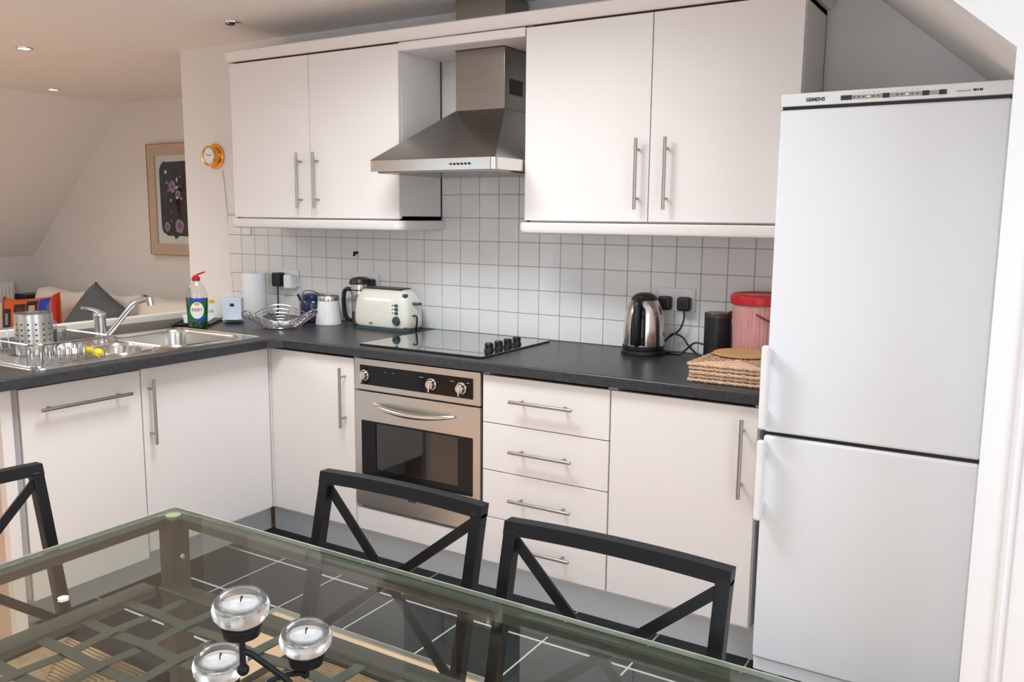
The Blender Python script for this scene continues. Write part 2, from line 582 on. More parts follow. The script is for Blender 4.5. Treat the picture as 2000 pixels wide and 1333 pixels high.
b = B().box(3.22, 3.28, -3.1, -3.04, 0.0, 2.1).box(3.22, 3.28, -1.66, -1.6, 0.0, 2.1).box(3.22, 3.28, -3.04, -1.66, 0.0, 0.06).box(3.22, 3.28, -3.04, -1.66, 2.04, 2.1)
w_ = struct(b.build('window_4', 'trim_white'))
B().box(3.247, 3.253, -3.04, -1.66, 0.06, 2.04).build('pane', 'window_glass', w_)
# wall behind the photographer with its two window openings
wf = B()
wf.box(-5.45, -3.25, -4.9, -4.8, -0.006, CEIL).box(-0.55, 1.05, -4.9, -4.8, -0.006, CEIL).box(2.75, 3.2, -4.9, -4.8, -0.006, CEIL)
wf.box(-3.25, -0.55, -4.9, -4.8, -0.006, 0.65).box(-3.25, -0.55, -4.9, -4.8, 2.2, CEIL).box(1.05, 2.75, -4.9, -4.8, 2.2, CEIL)
struct(wf.build('wall_front', 'wall_paint'))
for n_, (x0, x1, z0, z1) in enumerate(((-3.25, -0.55, 0.65, 2.2), (1.05, 2.75, 0.0, 2.2))):
    f_ = B()
    f_.box(x0, x0 + .06, -4.88, -4.82, z0, z1).box(x1 - .06, x1, -4.88, -4.82, z0, z1)
    f_.box(x0, x1, -4.88, -4.82, z0, z0 + .06).box(x0, x1, -4.88, -4.82, z1 - .06, z1).box((x0 + x1) / 2 - .03, (x0 + x1) / 2 + .03, -4.88, -4.82, z0, z1)
    w_ = struct(f_.build('window_%d' % (n_ + 2), 'trim_white'))
    B().box(x0 + .06, x1 - .06, -4.855, -4.849, z0 + .06, z1 - .06).build('pane', 'window_glass', w_)

# ------------------------------------------------------------------ handles


def handle(p0, p1, nrm, parent, inset=0.038, so=0.033):
    p0 = Vector(p0); p1 = Vector(p1); n = Vector(nrm)
    d = (p1 - p0).normalized()
    b = B().cyl(p0, p1, 0.0060, 14)
    for q in (p0 + d * inset, p1 - d * inset):
        b.cyl(q, q - n * so, 0.0045, 10)
    return b.build('handle', 'handle_steel', parent)


# ------------------------------------------------------------------ wall units
ZW0, ZW1 = 1.402, 2.112


def wall_unit(x0, x1, label, hx):
    t = thing('wall_cabinet', label, 'cabinet', ((x0 + x1) / 2, 0, ZW0), group='wall cabinets above the worktop')
    b = B()
    b.box(x0, x0 + .016, -0.282, -0.009, ZW0, ZW1).box(x1 - .016, x1, -0.282, -0.009, ZW0, ZW1)
    b.box(x0, x1, -0.282, -0.009, ZW0, ZW0 + .016).box(x0, x1, -0.282, -0.009, ZW1 - .016, ZW1).box(x0, x1, -0.015, -0.009, ZW0, ZW1)
    b.build('body', 'cabinet_white', t, smooth=0)
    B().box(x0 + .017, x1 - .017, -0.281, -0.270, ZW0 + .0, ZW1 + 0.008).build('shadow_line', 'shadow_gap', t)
    mid = (x0 + x1) / 2
    for k, (a, c) in enumerate(((x0 + .001, mid - .0015), (mid + .0015, x1 - .001))):
        d = B().rbox(a, c, -0.302, -0.283, ZW0 + .005, ZW1 - .004, 0.0025, 2).build('door', 'cabinet_white', t)
        handle((hx[k], -0.335, 1.449), (hx[k], -0.335, 1.692), (0, -1, 0), d)
    return t


wall_unit(-1.0, 0.0, 'double-door white wall cabinet left of the cooker hood', (-0.554, -0.453))
wall_unit(0.6, 1.6, 'double-door white wall cabinet between cooker hood and fridge', (1.062, 1.168))


def strip_loop(pts, prof):
    """sweep profile (offset outwards, z) along open plan polyline pts (left-hand outwards = -normal)"""
    n = len(pts); k = len(prof)
    vs = []
    for i in range(n):
        p = Vector((pts[i][0], pts[i][1]))
        def nr(a, b):
            d = Vector((b[0] - a[0], b[1] - a[1])).normalized()
            return Vector((d.y, -d.x))
        if i == 0: o = nr(pts[0], pts[1])
        elif i == n - 1: o = nr(pts[-2], pts[-1])
        else:
            a = nr(pts[i - 1], pts[i]); c = nr(pts[i], pts[i + 1])
            o = (a + c) / (1 + a.dot(c))
        for off, z in prof:
            q = p + o * off
            vs.append((q.x, q.y, z))
    fs = []
    for i in range(n - 1):
        for j in range(k):
            fs.append((i * k + j, i * k + (j + 1) % k, (i + 1) * k + (j + 1) % k, (i + 1) * k + j))
    fs.append(tuple(range(k))); fs.append(tuple((n - 1) * k + j for j in reversed(range(k))))
    return B().add(vs, fs)


def rounded_corner(pts, r=0.03, n=4):
    out = [pts[0]]
    for i in range(1, len(pts) - 1):
        p = Vector(pts[i]); a = (Vector(pts[i - 1]) - p).normalized(); c = (Vector(pts[i + 1]) - p).normalized()
        for j in range(n + 1):
            t_ = j / n
            q = p + a * r * (1 - t_) ** 2 + c * r * t_ ** 2
            out.append((q.x, q.y))
    out.append(pts[-1])
    return out


corn = [(0.0, ZW1 + .002), (0.012, ZW1 + .002), (0.022, ZW1 + .010), (0.030, ZW1 + .030), (0.032, ZW1 + .042), (0.026, ZW1 + .047), (0.0, ZW1 + .047)]
o = strip_loop(rounded_corner([(-1.0, -0.010), (-1.0, -0.302), (1.6, -0.302), (1.6, -0.010)], 0.02), corn).build('cornice', 'cabinet_white')
tag(o, 'long white moulded cornice running along the tops of the wall cabinets', 'cornice')
pelm = [(0.0, ZW0 - .002), (0.016, ZW0 - .002), (0.021, ZW0 - .007), (0.021, ZW0 - .030), (0.015, ZW0 - .040), (0.004, ZW0 - .044), (0.0, ZW0 - .044)]
for x0, x1, lb in ((-1.0, 0.0, 'white light pelmet under the wall cabinet left of the hood'), (0.6, 1.6, 'white light pelmet under the wall cabinet beside the fridge')):
    o = strip_loop(rounded_corner([(x0, -0.010), (x0, -0.302), (x1, -0.302), (x1, -0.010)], 0.02), pelm)
    o.box(x0 + .004, x1 - .004, -0.300, -0.010, ZW0 - .014, ZW0 - .003)
    tag(o.build('light_pelmet', 'cabinet_white'), lb, 'pelmet')
# bridging shelf over the hood
o = B().box(0.002, 0.198, -0.300, -0.010, 2.078, 2.096).box(0.442, 0.598, -0.300, -0.010, 2.078, 2.096).box(0.198, 0.442, -0.300, -0.200, 2.078, 2.096)
o.box(0.002, 0.598, -0.304, -0.288, 2.080, 2.110)
tag(o.build('bridging_shelf', 'cabinet_white', smooth=0), 'narrow white shelf bridging the wall cabinets above the hood', 'shelf')

# ------------------------------------------------------------------ cooker hood
t = thing('cooker_hood', 'stainless steel chimney cooker hood between the wall cabinets', 'cooker hood', (0.3, -0.25, 1.587))
hb = rounded_corner([(0.004, -0.012), (0.004, -0.5), (0.596, -0.5), (0.596, -0.012)], 0.03, 5)
B().prism(hb, 1.590, 1.632, 'z').build('front_band', 'bright_steel', t)
b = B()
lo = [(0.006, -0.012, 1.632), (0.006, -0.498, 1.632), (0.594, -0.498, 1.632), (0.594, -0.012, 1.632)]
hi = [(0.200, -0.012, 1.842), (0.200, -0.190, 1.842), (0.440, -0.190, 1.842), (0.440, -0.012, 1.842)]
b.add(lo + hi, [(0, 1, 2, 3), (4, 7, 6, 5), (0, 4, 5, 1), (1, 5, 6, 2), (2, 6, 7, 3), (3, 7, 4, 0)])
b.build('canopy', 'steel_hood', t, bevel=0.003)
B().box(0.203, 0.437, -0.187, -0.012, 1.842, CEIL - 0.002).build('chimney', 'steel_hood', t, bevel=0.002)
B().box(0.03, 0.57, -0.47, -0.03, 1.584, 1.590).build('filter', 'steel_hood', t)
for i in range(6):
    x = 0.402 + i * 0.0165
    B().cyl((x, -0.4995, 1.611), (x, -0.504, 1.611), 0.0045, 12).build('button', 'dark_red' if i == 0 else 'black_plastic', t)
B().box(0.4375, 0.4378, -0.15, -0.05, 1.90, 1.96).box(0.4375, 0.4382, -0.06, -0.13, 1.92, 1.945).build('vent', 'black_plastic', t)

# ------------------------------------------------------------------ base units
YD = -0.595   # door face
ZB0, ZB1 = 0.162, 0.862


def carcass(b, x0, x1, y0, y1, z0=0.15, z1=0.872, open_side='y'):
    """hollow box of 16 mm board, open to the front"""
    q = .016
    if open_side == 'y':
        b.box(x0, x0 + q, y0, y1, z0, z1).box(x1 - q, x1, y0, y1, z0, z1)
        b.box(x0 + q, x1 - q, y1 - q, y1, z0, z1)
        b.box(x0 + q, x1 - q, y0, y1 - q, z0, z0 + q)
    else:
        b.box(x0, x1, y0, y0 + q, z0, z1).box(x0, x1, y1 - q, y1, z0, z1)
        b.box(x0, x0 + q, y0 + q, y1 - q, z0, z1)
        b.box(x0 + q, x1, y0 + q, y1 - q, z0, z0 + q)
    return b


def door_panel(a, c, z0, z1, parent, name='door', gap=.0015):
    return B().rbox(a + gap, c - gap, YD, YD + .019, z0 + gap, z1 - gap, 0.0022, 2).build(name, 'cabinet_white', parent)


t = thing('base_cabinet', 'white corner base cabinet with a tall bar handle left of the oven', 'cabinet', (-0.25, -0.3, 0.15), group='base cabinets')
carcass(B(), -0.47, -0.001, YD + .0195, -0.05).build('body', 'carcass', t, smooth=0)
d = door_panel(-0.470, -0.001, ZB0, ZB1, t)
handle((-0.048, -0.630, 0.578), (-0.048, -0.630, 0.822), (0, -1, 0), d)
B().box(-0.500, -0.472, -0.600, YD + .019, ZB0, ZB1).build('corner_post', 'carcass', t)

# oven housing and oven
t = thing('oven_housing', 'white oven housing unit with a plain panel below the oven', 'cabinet', (0.304, -0.3, 0.15), group='base cabinets')
B().box(0.002, 0.012, YD + .0195, -0.05, 0.15, 0.872).box(0.597, 0.606, YD + .0195, -0.05, 0.15, 0.872).box(0.012, 0.597, YD + .03, -0.05, 0.15, 0.16) \
    .box(0.012, 0.597, YD + .03, -0.05, 0.246, 0.262).build('body', 'carcass', t, smooth=0)
door_panel(0.001, 0.607, ZB0, 0.255, t, 'filler_panel')
t = thing('oven', 'stainless steel built-in single oven with black glass door', 'oven', (0.304, -0.33, 0.27))
B().box(0.016, 0.592, YD + .005, -0.10, 0.272, 0.860).build('oven_body', 'black_plastic', t)
cp = B().rbox(0.006, 0.603, YD - .006, YD + .006, 0.742, 0.866, 0.002, 2).build('control_panel', 'steel', t)
B().rbox(0.036, 0.572, YD - .0085, YD - .005, 0.764, 0.841, 0.001, 1).build('fascia', 'black_gloss', cp)
for i, x in enumerate((0.062, 0.389, 0.524)):
    k = B().cyl((x, YD - .008, 0.801), (x, YD - .014, 0.801), 0.023, 24).cyl((x, YD - .014, 0.801), (x, YD - .030, 0.801), 0.019, 24, 0.016)
    k.build('knob', 'bright_steel', cp, bevel=0.001)
    k = B().rbox(x - .004, x + .004, YD - .034, YD - .014, 0.774, 0.806, 0.0015, 1).build('knob_grip', 'bright_steel', cp)
for x, s_ in ((0.16, 0.006), (0.20, 0.006), (0.33, 0.02), (0.47, 0.02), (0.545, 0.012)):
    B().box(x, x + s_, YD - .0088, YD - .0084, 0.822, 0.8235)\
        .build('print_mark', 'ink_grey', cp)
od = B().slab([(a, c) for a, c in rrect(0.006, 0.603, 0.268, 0.736, 0.004, 2)], [list(reversed(rrect(0.038, 0.572, 0.397, 0.620, 0.006, 3)))], 0, 0.012)
od.v = [(x, YD + .006 - z, y) for x, y, z in od.v]
od = od.build('oven_door', 'steel', t, smooth=0)
gl = B().slab(rrect(0.0385, 0.5715, 0.3975, 0.6195, 0.005, 3), [list(reversed(rrect(0.109, 0.502, 0.424, 0.612, 0.006, 3)))], 0, 0.006)
gl.v = [(x, YD + .002 - z, y) for x, y, z in gl.v]
gl.build('glass_border', 'black_gloss', od, smooth=0)
B().box(0.108, 0.503, YD - .001, YD + .003, 0.423, 0.613).build('viewing_window', 'black_glass', od)
path = [Vector((0.112 + 0.380 * i / 16, YD - .012 - 0.030 * math.sin(PI * i / 16) ** .6, 0.690 - 0.014 * math.sin(PI * i / 16))) for i in range(17)]
B().tube(path, [0.006 + 0.0065 * math.sin(PI * i / 16) ** .7 for i in range(17)], 12).build('oven_handle', 'bright_steel', od)
for k in range(4):
    B().rbox(0.270 + k * .0095, 0.2785 + k * .0095, YD - .0068, YD - .0058, 0.3235, 0.335, 0.0004, 1).build('badge_mark', 'ink_dark', od)

# drawer stack
t = thing('drawer_cabinet', 'white base cabinet with four drawers right of the oven', 'cabinet', (0.86, -0.3, 0.15), group='base cabinets')
carcass(B(), 0.609, 1.111, YD + .0195, -0.05).build('body', 'carcass', t, smooth=0)
zs = [ZB0, 0.334, 0.511, 0.687, ZB1]
for i in range(4):
    d = door_panel(0.609, 1.111, zs[i], zs[i + 1], t, 'drawer')
    zc = (0.248, 0.422, 0.600, 0.781)[i]
    handle((0.740, -0.630, zc), (0.986, -0.630, zc), (0, -1, 0), d)
t = thing('base_cabinet', 'white single-door base cabinet between the drawers and the fridge', 'cabinet', (1.36, -0.3, 0.15), group='base cabinets')
carcass(B(), 1.113, 1.598, YD + .0195, -0.05).build('body', 'carcass', t, smooth=0)
d = door_panel(1.113, 1.598, ZB0, ZB1, t)
handle((1.557, -0.630, 0.581), (1.557, -0.630, 0.826), (0, -1, 0), d)

# peninsula
XD = -0.472


def pen_panel(y0, y1, z0, z1, parent, name='door', gap=.0015):
    return B().rbox(XD - .019, XD, y0 + gap, y1 - gap, z0 + gap, z1 - gap, 0.0022, 2).build(name, 'cabinet_white', parent)


t = thing('base_cabinet', 'white sink cabinet with a tall bar handle under the peninsula worktop', 'cabinet', (-0.75, -0.91, 0.15), group='base cabinets')
carcass(B(), -1.06, XD - .0195, -1.210, -0.612, open_side='x').build('body', 'carcass', t, smooth=0)
d = pen_panel(-1.212, -0.606, ZB0, ZB1, t)
handle((-0.437, -1.184, 0.579), (-0.437, -1.184, 0.823), (1, 0, 0), d)
t = thing('dishwasher', 'slim built-in dishwasher behind a white front with a long horizontal handle', 'dishwasher', (-0.75, -1.43, 0.15))
B().box(-1.06, XD - .0195, -1.648, -1.216, 0.15, 0.790).build('body', 'grey_plastic', t)
B().box(XD - .10, XD - .008, -1.674, -1.6515, 0.15, 0.868).build('side_strip', 'grey_plastic', t)
d = pen_panel(-1.650, -1.213, 0.140, ZB1 - .003, t)
handle((-0.437, -1.598, 0.785), (-0.437, -1.271, 0.785), (1, 0, 0), d)
b = B().box(-1.30, XD + .004, -1.712, -1.690, 0.0, 0.872)
o = b.build('end_panel', 'tan_panel')
tag(o, 'tan end panel closing the near end of the peninsula', 'panel')
o2 = B().rbox(XD - .030, XD + .006, -1.714, -1.676, 0.0, 0.872, 0.003, 2).build('edge_post', 'cabinet_white', o)
# back panel of the peninsula with its cream capping rail
t = thing('peninsula_back', 'cream capping rail along the living room side of the peninsula', 'panel', (-1.33, -0.9, 0))
B().box(-1.320, -1.302, -1.686, -0.14, 0.0, 0.872).build('panel', 'carcass', t)
B().rbox(-1.375, -1.318, -1.95, -0.034, 0.885, 0.938, 0.006, 2).build('capping_rail', 'sofa_cream', t)

# plinths
o = B().box(-0.600, 1.60, -0.478, -0.462, 0.0, 0.149).build('plinth', 'plinth_white')
tag(o, 'pale plinth running under the oven and drawer units', 'plinth')
o = B().box(-0.640, -0.622, -1.688, -0.482, 0.0, 0.149).build('plinth', 'plinth_white')
tag(o, 'pale plinth under the peninsula units', 'plinth')

# ------------------------------------------------------------------ worktop with sink cut-out
ZT = 0.91
out = [(-1.317, -1.95), (-0.410, -1.95), (-0.410, -0.668), (-0.368, -0.616), (1.600, -0.616), (1.600, -0.004), (-1.317, -0.004)]
hole = rrect(-0.955, -0.475, -1.57, -0.665, 0.03, 4)
b = B().slab(out, [list(reversed(hole))], 0.8735, ZT)
me_ = bmesh.new()
vs_ = [me_.verts.new(p) for p in b.v]
for f in b.f:
    try: me_.faces.new([vs_[i] for i in f])
    except ValueError: pass
bmesh.ops.recalc_face_normals(me_, faces=me_.faces)
es = []
for e in me_.edges:
    a, c = e.verts[0].co, e.verts[1].co
    if abs(a.z - ZT) < 1e-5 and abs(c.z - ZT) < 1e-5 and e.calc_face_angle(0) > 1.0:
        mid = (a + c) / 2
        if (abs(mid.x + 0.41) < .001 or (abs(mid.y + 0.616) < .001) or (-0.41 < mid.x < -0.368 and mid.y < -.6)):
            es.append(e)
bmesh.ops.bevel(me_, geom=es, offset=0.007, segments=3, affect='EDGES', profile=0.5)
o = B().bm(me_).build('worktop', 'worktop_grey', smooth=30)
tag(o, 'dark grey L-shaped laminate worktop', 'worktop')

# ------------------------------------------------------------------ sink
t = thing('sink', 'stainless steel one and a half bowl inset sink with drainer', 'sink', (-0.72, -1.1, ZT))
deck_o = rrect(-0.985, -0.452, -1.605, -0.640, 0.04, 5)
bowls = [(-0.940, -0.520, -1.045, -0.690, 0.075, 0.755), (-0.765, -0.520, -1.270, -1.080, 0.06, 0.80)]
drain = rrect(-0.925, -0.505, -1.575, -1.295, 0.03, 4)
z1 = ZT + .0045
b = B().slab(deck_o, [list(reversed(rrect(x0, x1, y0, y1, r, 6))) for x0, x1, y0, y1, r, zb in bowls], ZT + .0005, z1)
deck = b.build('deck', 'sink_steel', t, smooth=30)
rim = B().tube([(x, y, z1 + .0005) for x, y in rrect(-0.980, -0.457, -1.600, -0.645, 0.036, 5)], 0.0028, 6, closed=True)
rim.build('rim', 'bright_steel', t)
for x0, x1, y0, y1, r, zb in bowls:
    L = [rrect(x0, x1, y0, y1, r, 6), rrect(x0 + .006, x1 - .006, y0 + .006, y1 - .006, r - .006, 6),
         rrect(x0 + .016, x1 - .016, y0 + .016, y1 - .016, r - .012, 6), rrect(x0 + .035, x1 - .035, y0 + .035, y1 - .035, r - .02, 6)]
    Z = [z1, z1 - .012, zb + .02, zb]
    n = len(L[0]); vs = []; fs = []
    for l, z in zip(L, Z): vs += [(x, y, z) for x, y in l]
    for i in range(3):
        for k in range(n): fs.append((i * n + k, i * n + (k + 1) % n, (i + 1) * n + (k + 1) % n, (i + 1) * n + k))
    fs.append(tuple(3 * n + k for k in range(n)))
    bo = B().add(vs, fs).build('bowl', 'sink_steel', t, smooth=60)
    B().tube([(x, y, z1 + .001) for x, y in rrect(x0 - .004, x1 + .004, y0 - .004, y1 + .004, r, 6)], 0.004, 6, closed=True).build('bowl_rim', 'bright_steel', bo)
    cx, cy = (x0 + x1) / 2, (y0 + y1) / 2
    B().cyl((cx, cy, zb + .0005), (cx, cy, zb + .004), 0.034, 24).build('waste', 'chrome', bo)
    B().cyl((x0 + (x1 - x0) * .5, y1 - .012, zb + .10), (x0 + (x1 - x0) * .5, y1 - .018, zb + .10), 0.018, 18).build('overflow', 'chrome', bo)
b = B()
for i in range(9):
    x = -0.90 + i * 0.045
    b.rbox(x, x + .012, -1.56, -1.31, z1 - .001, z1 + .003, 0.0018, 1)
b.build('drainer_ridges', 'sink_steel', t)

# mixer tap
t = thing('mixer_tap', 'chrome mixer tap with a raised swivel spout beside the sink', 'tap', (-0.89, -1.09, z1))
B().lathe([(0.030, 0), (0.030, 0.006), (0.024, 0.012), (0.0225, 0.03), (0.0225, 0.098), (0.024, 0.100), (0.024, 0.108), (0.0215, 0.116), (0.012, 0.121), (0.0001, 0.122)],
          (-0.89, -1.09, z1 - .0005)).build('body', 'chrome', t)
B().tube([(-0.89, -1.09, z1 + .116), (-0.893, -1.112, z1 + .128), (-0.896, -1.140, z1 + .136), (-0.898, -1.158, z1 + .138)], [0.010, 0.008, 0.006, 0.006], 10).build('lever', 'chrome', t)
B().tube([(-0.885, -1.080, 0.927), (-0.868, -1.066, 0.945), (-0.84, -1.047, 0.985), (-0.808, -1.026, 1.030), (-0.788, -1.012, 1.056), (-0.768, -0.999, 1.073), (-0.748, -0.985, 1.081), (-0.728, -0.972, 1.082)],
         [0.0125, 0.012, 0.0112, 0.011, 0.011, 0.011, 0.011, 0.0115], 12).build('spout', 'chrome', t)
B().cyl((-0.731, -0.974, 1.090), (-0.727, -0.971, 1.058), 0.0145, 16).build('nozzle', 'chrome', t)

# ------------------------------------------------------------------ hob
t = thing('ceramic_hob', 'black ceramic hob with four control knobs set in the worktop', 'hob', (0.293, -0.30, ZT))
B().rbox(0.002, 0.586, -0.566, -0.055, ZT + .0005, ZT + .008, 0.0025, 2).build('glass_top', 'black_glass', t)
for y in (-0.437, -0.370, -0.303, -0.236):
    k = B().lathe([(0.019, 0), (0.019, 0.004), (0.016, 0.010), (0.017, 0.026), (0.013, 0.031), (0.0001, 0.032)], (0.533, y, ZT + .0082), 20).build('knob', 'black_plastic', t)
    B().rbox(0.529, 0.537, y - .021, y + .017, ZT + .020, ZT + .036, 0.0015, 1).build('knob_grip', 'black_plastic', k)

# ------------------------------------------------------------------ fridge freezer
t = thing('fridge_freezer', 'tall white fridge freezer at the end of the worktop', 'fridge', (1.903, -0.31, 0))
FX0, FX1, FY = 1.622, 2.186, -0.625
B().box(FX0 + .004, FX1 - .004, FY + .062, -0.02, 0.045, 1.758).build('body', 'fridge_white', t, bevel=0.004)
B().rbox(FX0, FX1, FY + .003, -0.02, 1.731, 1.766, 0.004, 2).build('control_panel', 'fridge_trim', t)
cpn = t.children[-1]
B().box(FX0 + .004, FX1 - .004, FY + .012, FY + .062, 1.718, 1.731).build('shadow_gap', 'black_plastic', t)
up = B().rbox(FX0, FX1, FY, FY + .060, 0.800, 1.722, 0.009, 3).build('upper_door', 'fridge_white', t)
low = B().rbox(FX0, FX1, FY, FY + .060, 0.090, 0.789, 0.009, 3).build('lower_door', 'fridge_white', t)
B().box(FX0 + .004, FX1 - .004, FY + .014, FY + .062, 0.786, 0.804).build('door_gap', 'black_plastic', t)
B().rbox(FX0 + .002, FX1 - .002, FY + .012, FY + .06, 0.045, 0.086, 0.004, 2).build('base_grille', 'fridge_trim', t)
for x in (FX0 + .03, FX1 - .06):
    B().rbox(x, x + .045, FY + .03, FY + .075, 0.0, 0.046, 0.004, 1).build('foot', 'grey_plastic', t)
for x in (FX0 + .03, FX1 - .06):
    B().rbox(x, x + .045, -0.10, -0.05, 0.0, 0.046, 0.004, 1).build('foot', 'grey_plastic', t)
for d_, za, zb in ((up, 0.815, 1.062), (low, 0.540, 0.795 - .012)):
    b = B().rbox(FX0 - .006, FX0 + .018, FY - .050, FY - .026, za, zb, 0.008, 3)
    b.rbox(FX0 + .000, FX0 + .016, FY - .030, FY + .001, zb - .05, zb - .012, 0.004, 1).rbox(FX0 + .000, FX0 + .016, FY - .030, FY + .001, za + .012, za + .05, 0.004, 1)
    b.build('handle', 'trim_white', d_)
# display strip on the panel
fy = FY + .003
strip = B().box(1.781, 2.037, fy - .001, fy + .002, 1.7405, 1.7515).build('display_strip', 'grey_plastic', cpn)
for a, c in ((1.781, 1.809), (1.886, 1.902), (1.981, 1.997), (2.020, 2.037)):
    B().box(a, c, fy - .002, fy, 1.740, 1.752).build('panel_button', 'ink_dark', cpn)
for i, x in enumerate((1.815, 1.827, 1.839, 1.851, 1.863, 1.875, 1.921, 1.933, 1.945, 1.957, 1.969)):
    B().box(x - .0022, x + .0022, fy - .0016, fy, 1.7445, 1.7475).build('indicator', 'lamp_yellow' if i in (3, 8) else 'ink_dark', cpn)
    B().box(x - .002, x + .002, fy - .0006, fy, 1.756, 1.758).build('scale_mark', 'ink_grey', cpn)
text('maker_lettering', 'SIEMENS', 0.0135, 'ink_dark', cpn, (1.715 - 1.903, fy - .0005 + 0.31, 1.746), (PI / 2, 0, 0), bold=0.0004, stretch=1.0)
for a, c, ma in ((2.060, 2.092, 'ink_grey'), (2.097, 2.105, 'ink_dark'), (2.1065, 2.1095, 'ink_dark'), (2.111, 2.118, 'ink_dark')):
    B().box(a, c, fy - .0006, fy, 1.7440, 1.7475 if ma == 'ink_grey' else 1.7495).build('printed_mark', ma, cpn)

# ------------------------------------------------------------------ dining table
TX0, TX1, TY0, TY1 = 0.597, 2.10, -2.78, -1.880
ZG = 0.735
t = thing('dining_table', 'glass-topped dining table with dark metal frame and woven strap shelf', 'table', ((TX0 + TX1) / 2, (TY0 + TY1) / 2, 0))
outl = rrect(TX0, TX1, TY0, TY1, 0.012, 3)
B().prism(outl, ZG, ZG + .008, 'z').build('glass_top', 'table_glass', t, bevel=0.002, smooth=0)
B().slab(rrect(TX0 - .0004, TX1 + .0004, TY0 - .0004, TY1 + .0004, 0.012, 3), [list(reversed(rrect(TX0 + .003, TX1 - .003, TY0 + .003, TY1 - .003, 0.010, 3)))], ZG - .0002, ZG + .0084) \
    .build('glass_edge', 'glass_edge', t, bevel=0.0008, seg=1, smooth=0)
lw = 0.048
ins = 0.001
for x in (TX0 + ins, TX1 - ins - lw):
    for y in (TY0 + ins, TY1 - ins - lw):
        lg = B().rbox(x, x + lw, y, y + lw, 0, ZG - .002, 0.004, 2).build('leg', 'table_metal', t)
        cx = x + lw / 2; cy = y + lw / 2
        B().cyl((cx, cy, ZG - .003), (cx, cy, ZG - .0001), 0.017, 20).build('pad', 'pad_clear', lg)
        sx = x + lw if x < 1 else x
        B().ball((sx, cy, 0.64), 0.007, 10).build('bolt', 'bright_steel', lg)
rw = 0.027
for y in (TY0 + ins, TY1 - ins - rw):
    B().rbox(TX0 + ins + lw, TX1 - ins - lw, y, y + rw, 0.711, 0.7343, 0.003, 1).build('top_rail', 'table_metal', t)
for x in (TX0 + ins, TX1 - ins - rw):
    B().rbox(x, x + rw, TY0 + ins + lw, TY1 - ins - lw, 0.711, 0.7343, 0.003, 1).build('top_rail', 'table_metal', t)
for y in (TY0 + .037, TY1 - .083):
    B().rbox(TX0 + .036, TX1 - .036, y, y + .046, 0.564, 0.585, 0.003, 1).build('lower_rail', 'table_metal', t)
for x in (TX0 - .014, TX1 - .036):
    B().rbox(x, x + .050, TY0 + .0832, TY1 - .0832, 0.564, 0.585, 0.003, 1).build('lower_rail', 'table_metal', t)
# woven straps
xs = []
x = 0.7285
while x < TX1 - .09:
    xs.append(x); x += 0.1028
ys = []
y = -2.040
while y > TY0 + .09:
    ys.append(y); y -= 0.0965


def strap(fixed, other, along, i):
    pts = []
    if along == 'y':
        ends = (TY1 - .060, TY0 + .060)
        ks = sorted([(q, (i + j) % 2) for j, q in enumerate(other)], reverse=True)
        seq = [(ends[0], 0.5)] + ks + [(ends[1], 0.5)]
        for q, s_ in seq: pts.append((fixed, q, 0.5765 + (s_ - .5) * 0.006))
        w = Vector((0.0125, 0, 0))
    else:
        ends = (TX0 + .020, TX1 - .020)
        ks = [(q, (i + j + 1) % 2) for j, q in enumerate(other)]
        seq = [(ends[0], 0.5)] + ks + [(ends[1], 0.5)]
        for q, s_ in seq: pts.append((q, fixed, 0.5765 + (s_ - .5) * 0.006))
        w = Vector((0, 0.0125, 0))
    vs = []; fs = []
    for p in pts:
        p = Vector(p)
        for dz in (-.0013, .0013):
            vs += [p - w + Vector((0, 0, dz)), p + w + Vector((0, 0, dz))]
    for k in range(len(pts) - 1):
        a = k * 4; b_ = a + 4
        fs += [(a, b_, b_ + 1, a + 1), (a + 2, a + 3, b_ + 3, b_ + 2), (a, a + 2, b_ + 2, b_), (a + 1, b_ + 1, b_ + 3, a + 3)]
    fs += [(0, 1, 3, 2), (len(vs) - 4, len(vs) - 2, len(vs) - 1, len(vs) - 3)]
    return B().add(vs, fs).build('strap', 'table_metal', t)


for i, x in enumerate(xs): strap(x, ys, 'y', i)
for i, y in enumerate(ys): strap(y, xs, 'x', i)

# ------------------------------------------------------------------ chairs (face local -Y, origin on the floor under the seat)


def bar(b, p0, p1, w, d):
    """square tube from p0 to p1: w across x, d across the other way"""
    p0 = Vector(p0); p1 = Vector(p1)
    t_ = (p1 - p0).normalized()
    s_ = Vector((1, 0, 0)) - t_ * t_.x
    s_ = s_.normalized() if s_.length > .2 else Vector((0, 0, 1))
    u_ = t_.cross(s_)
    vs = []
    for p in (p0, p1):
        for a, c in ((-1, -1), (1, -1), (1, 1), (-1, 1)):
            vs.append(p + s_ * a * w / 2 + u_ * c * d / 2)
    return b.add(vs, [(0, 3, 2, 1), (4, 5, 6, 7), (0, 1, 5, 4), (1, 2, 6, 5), (2, 3, 7, 6), (3, 0, 4, 7)])


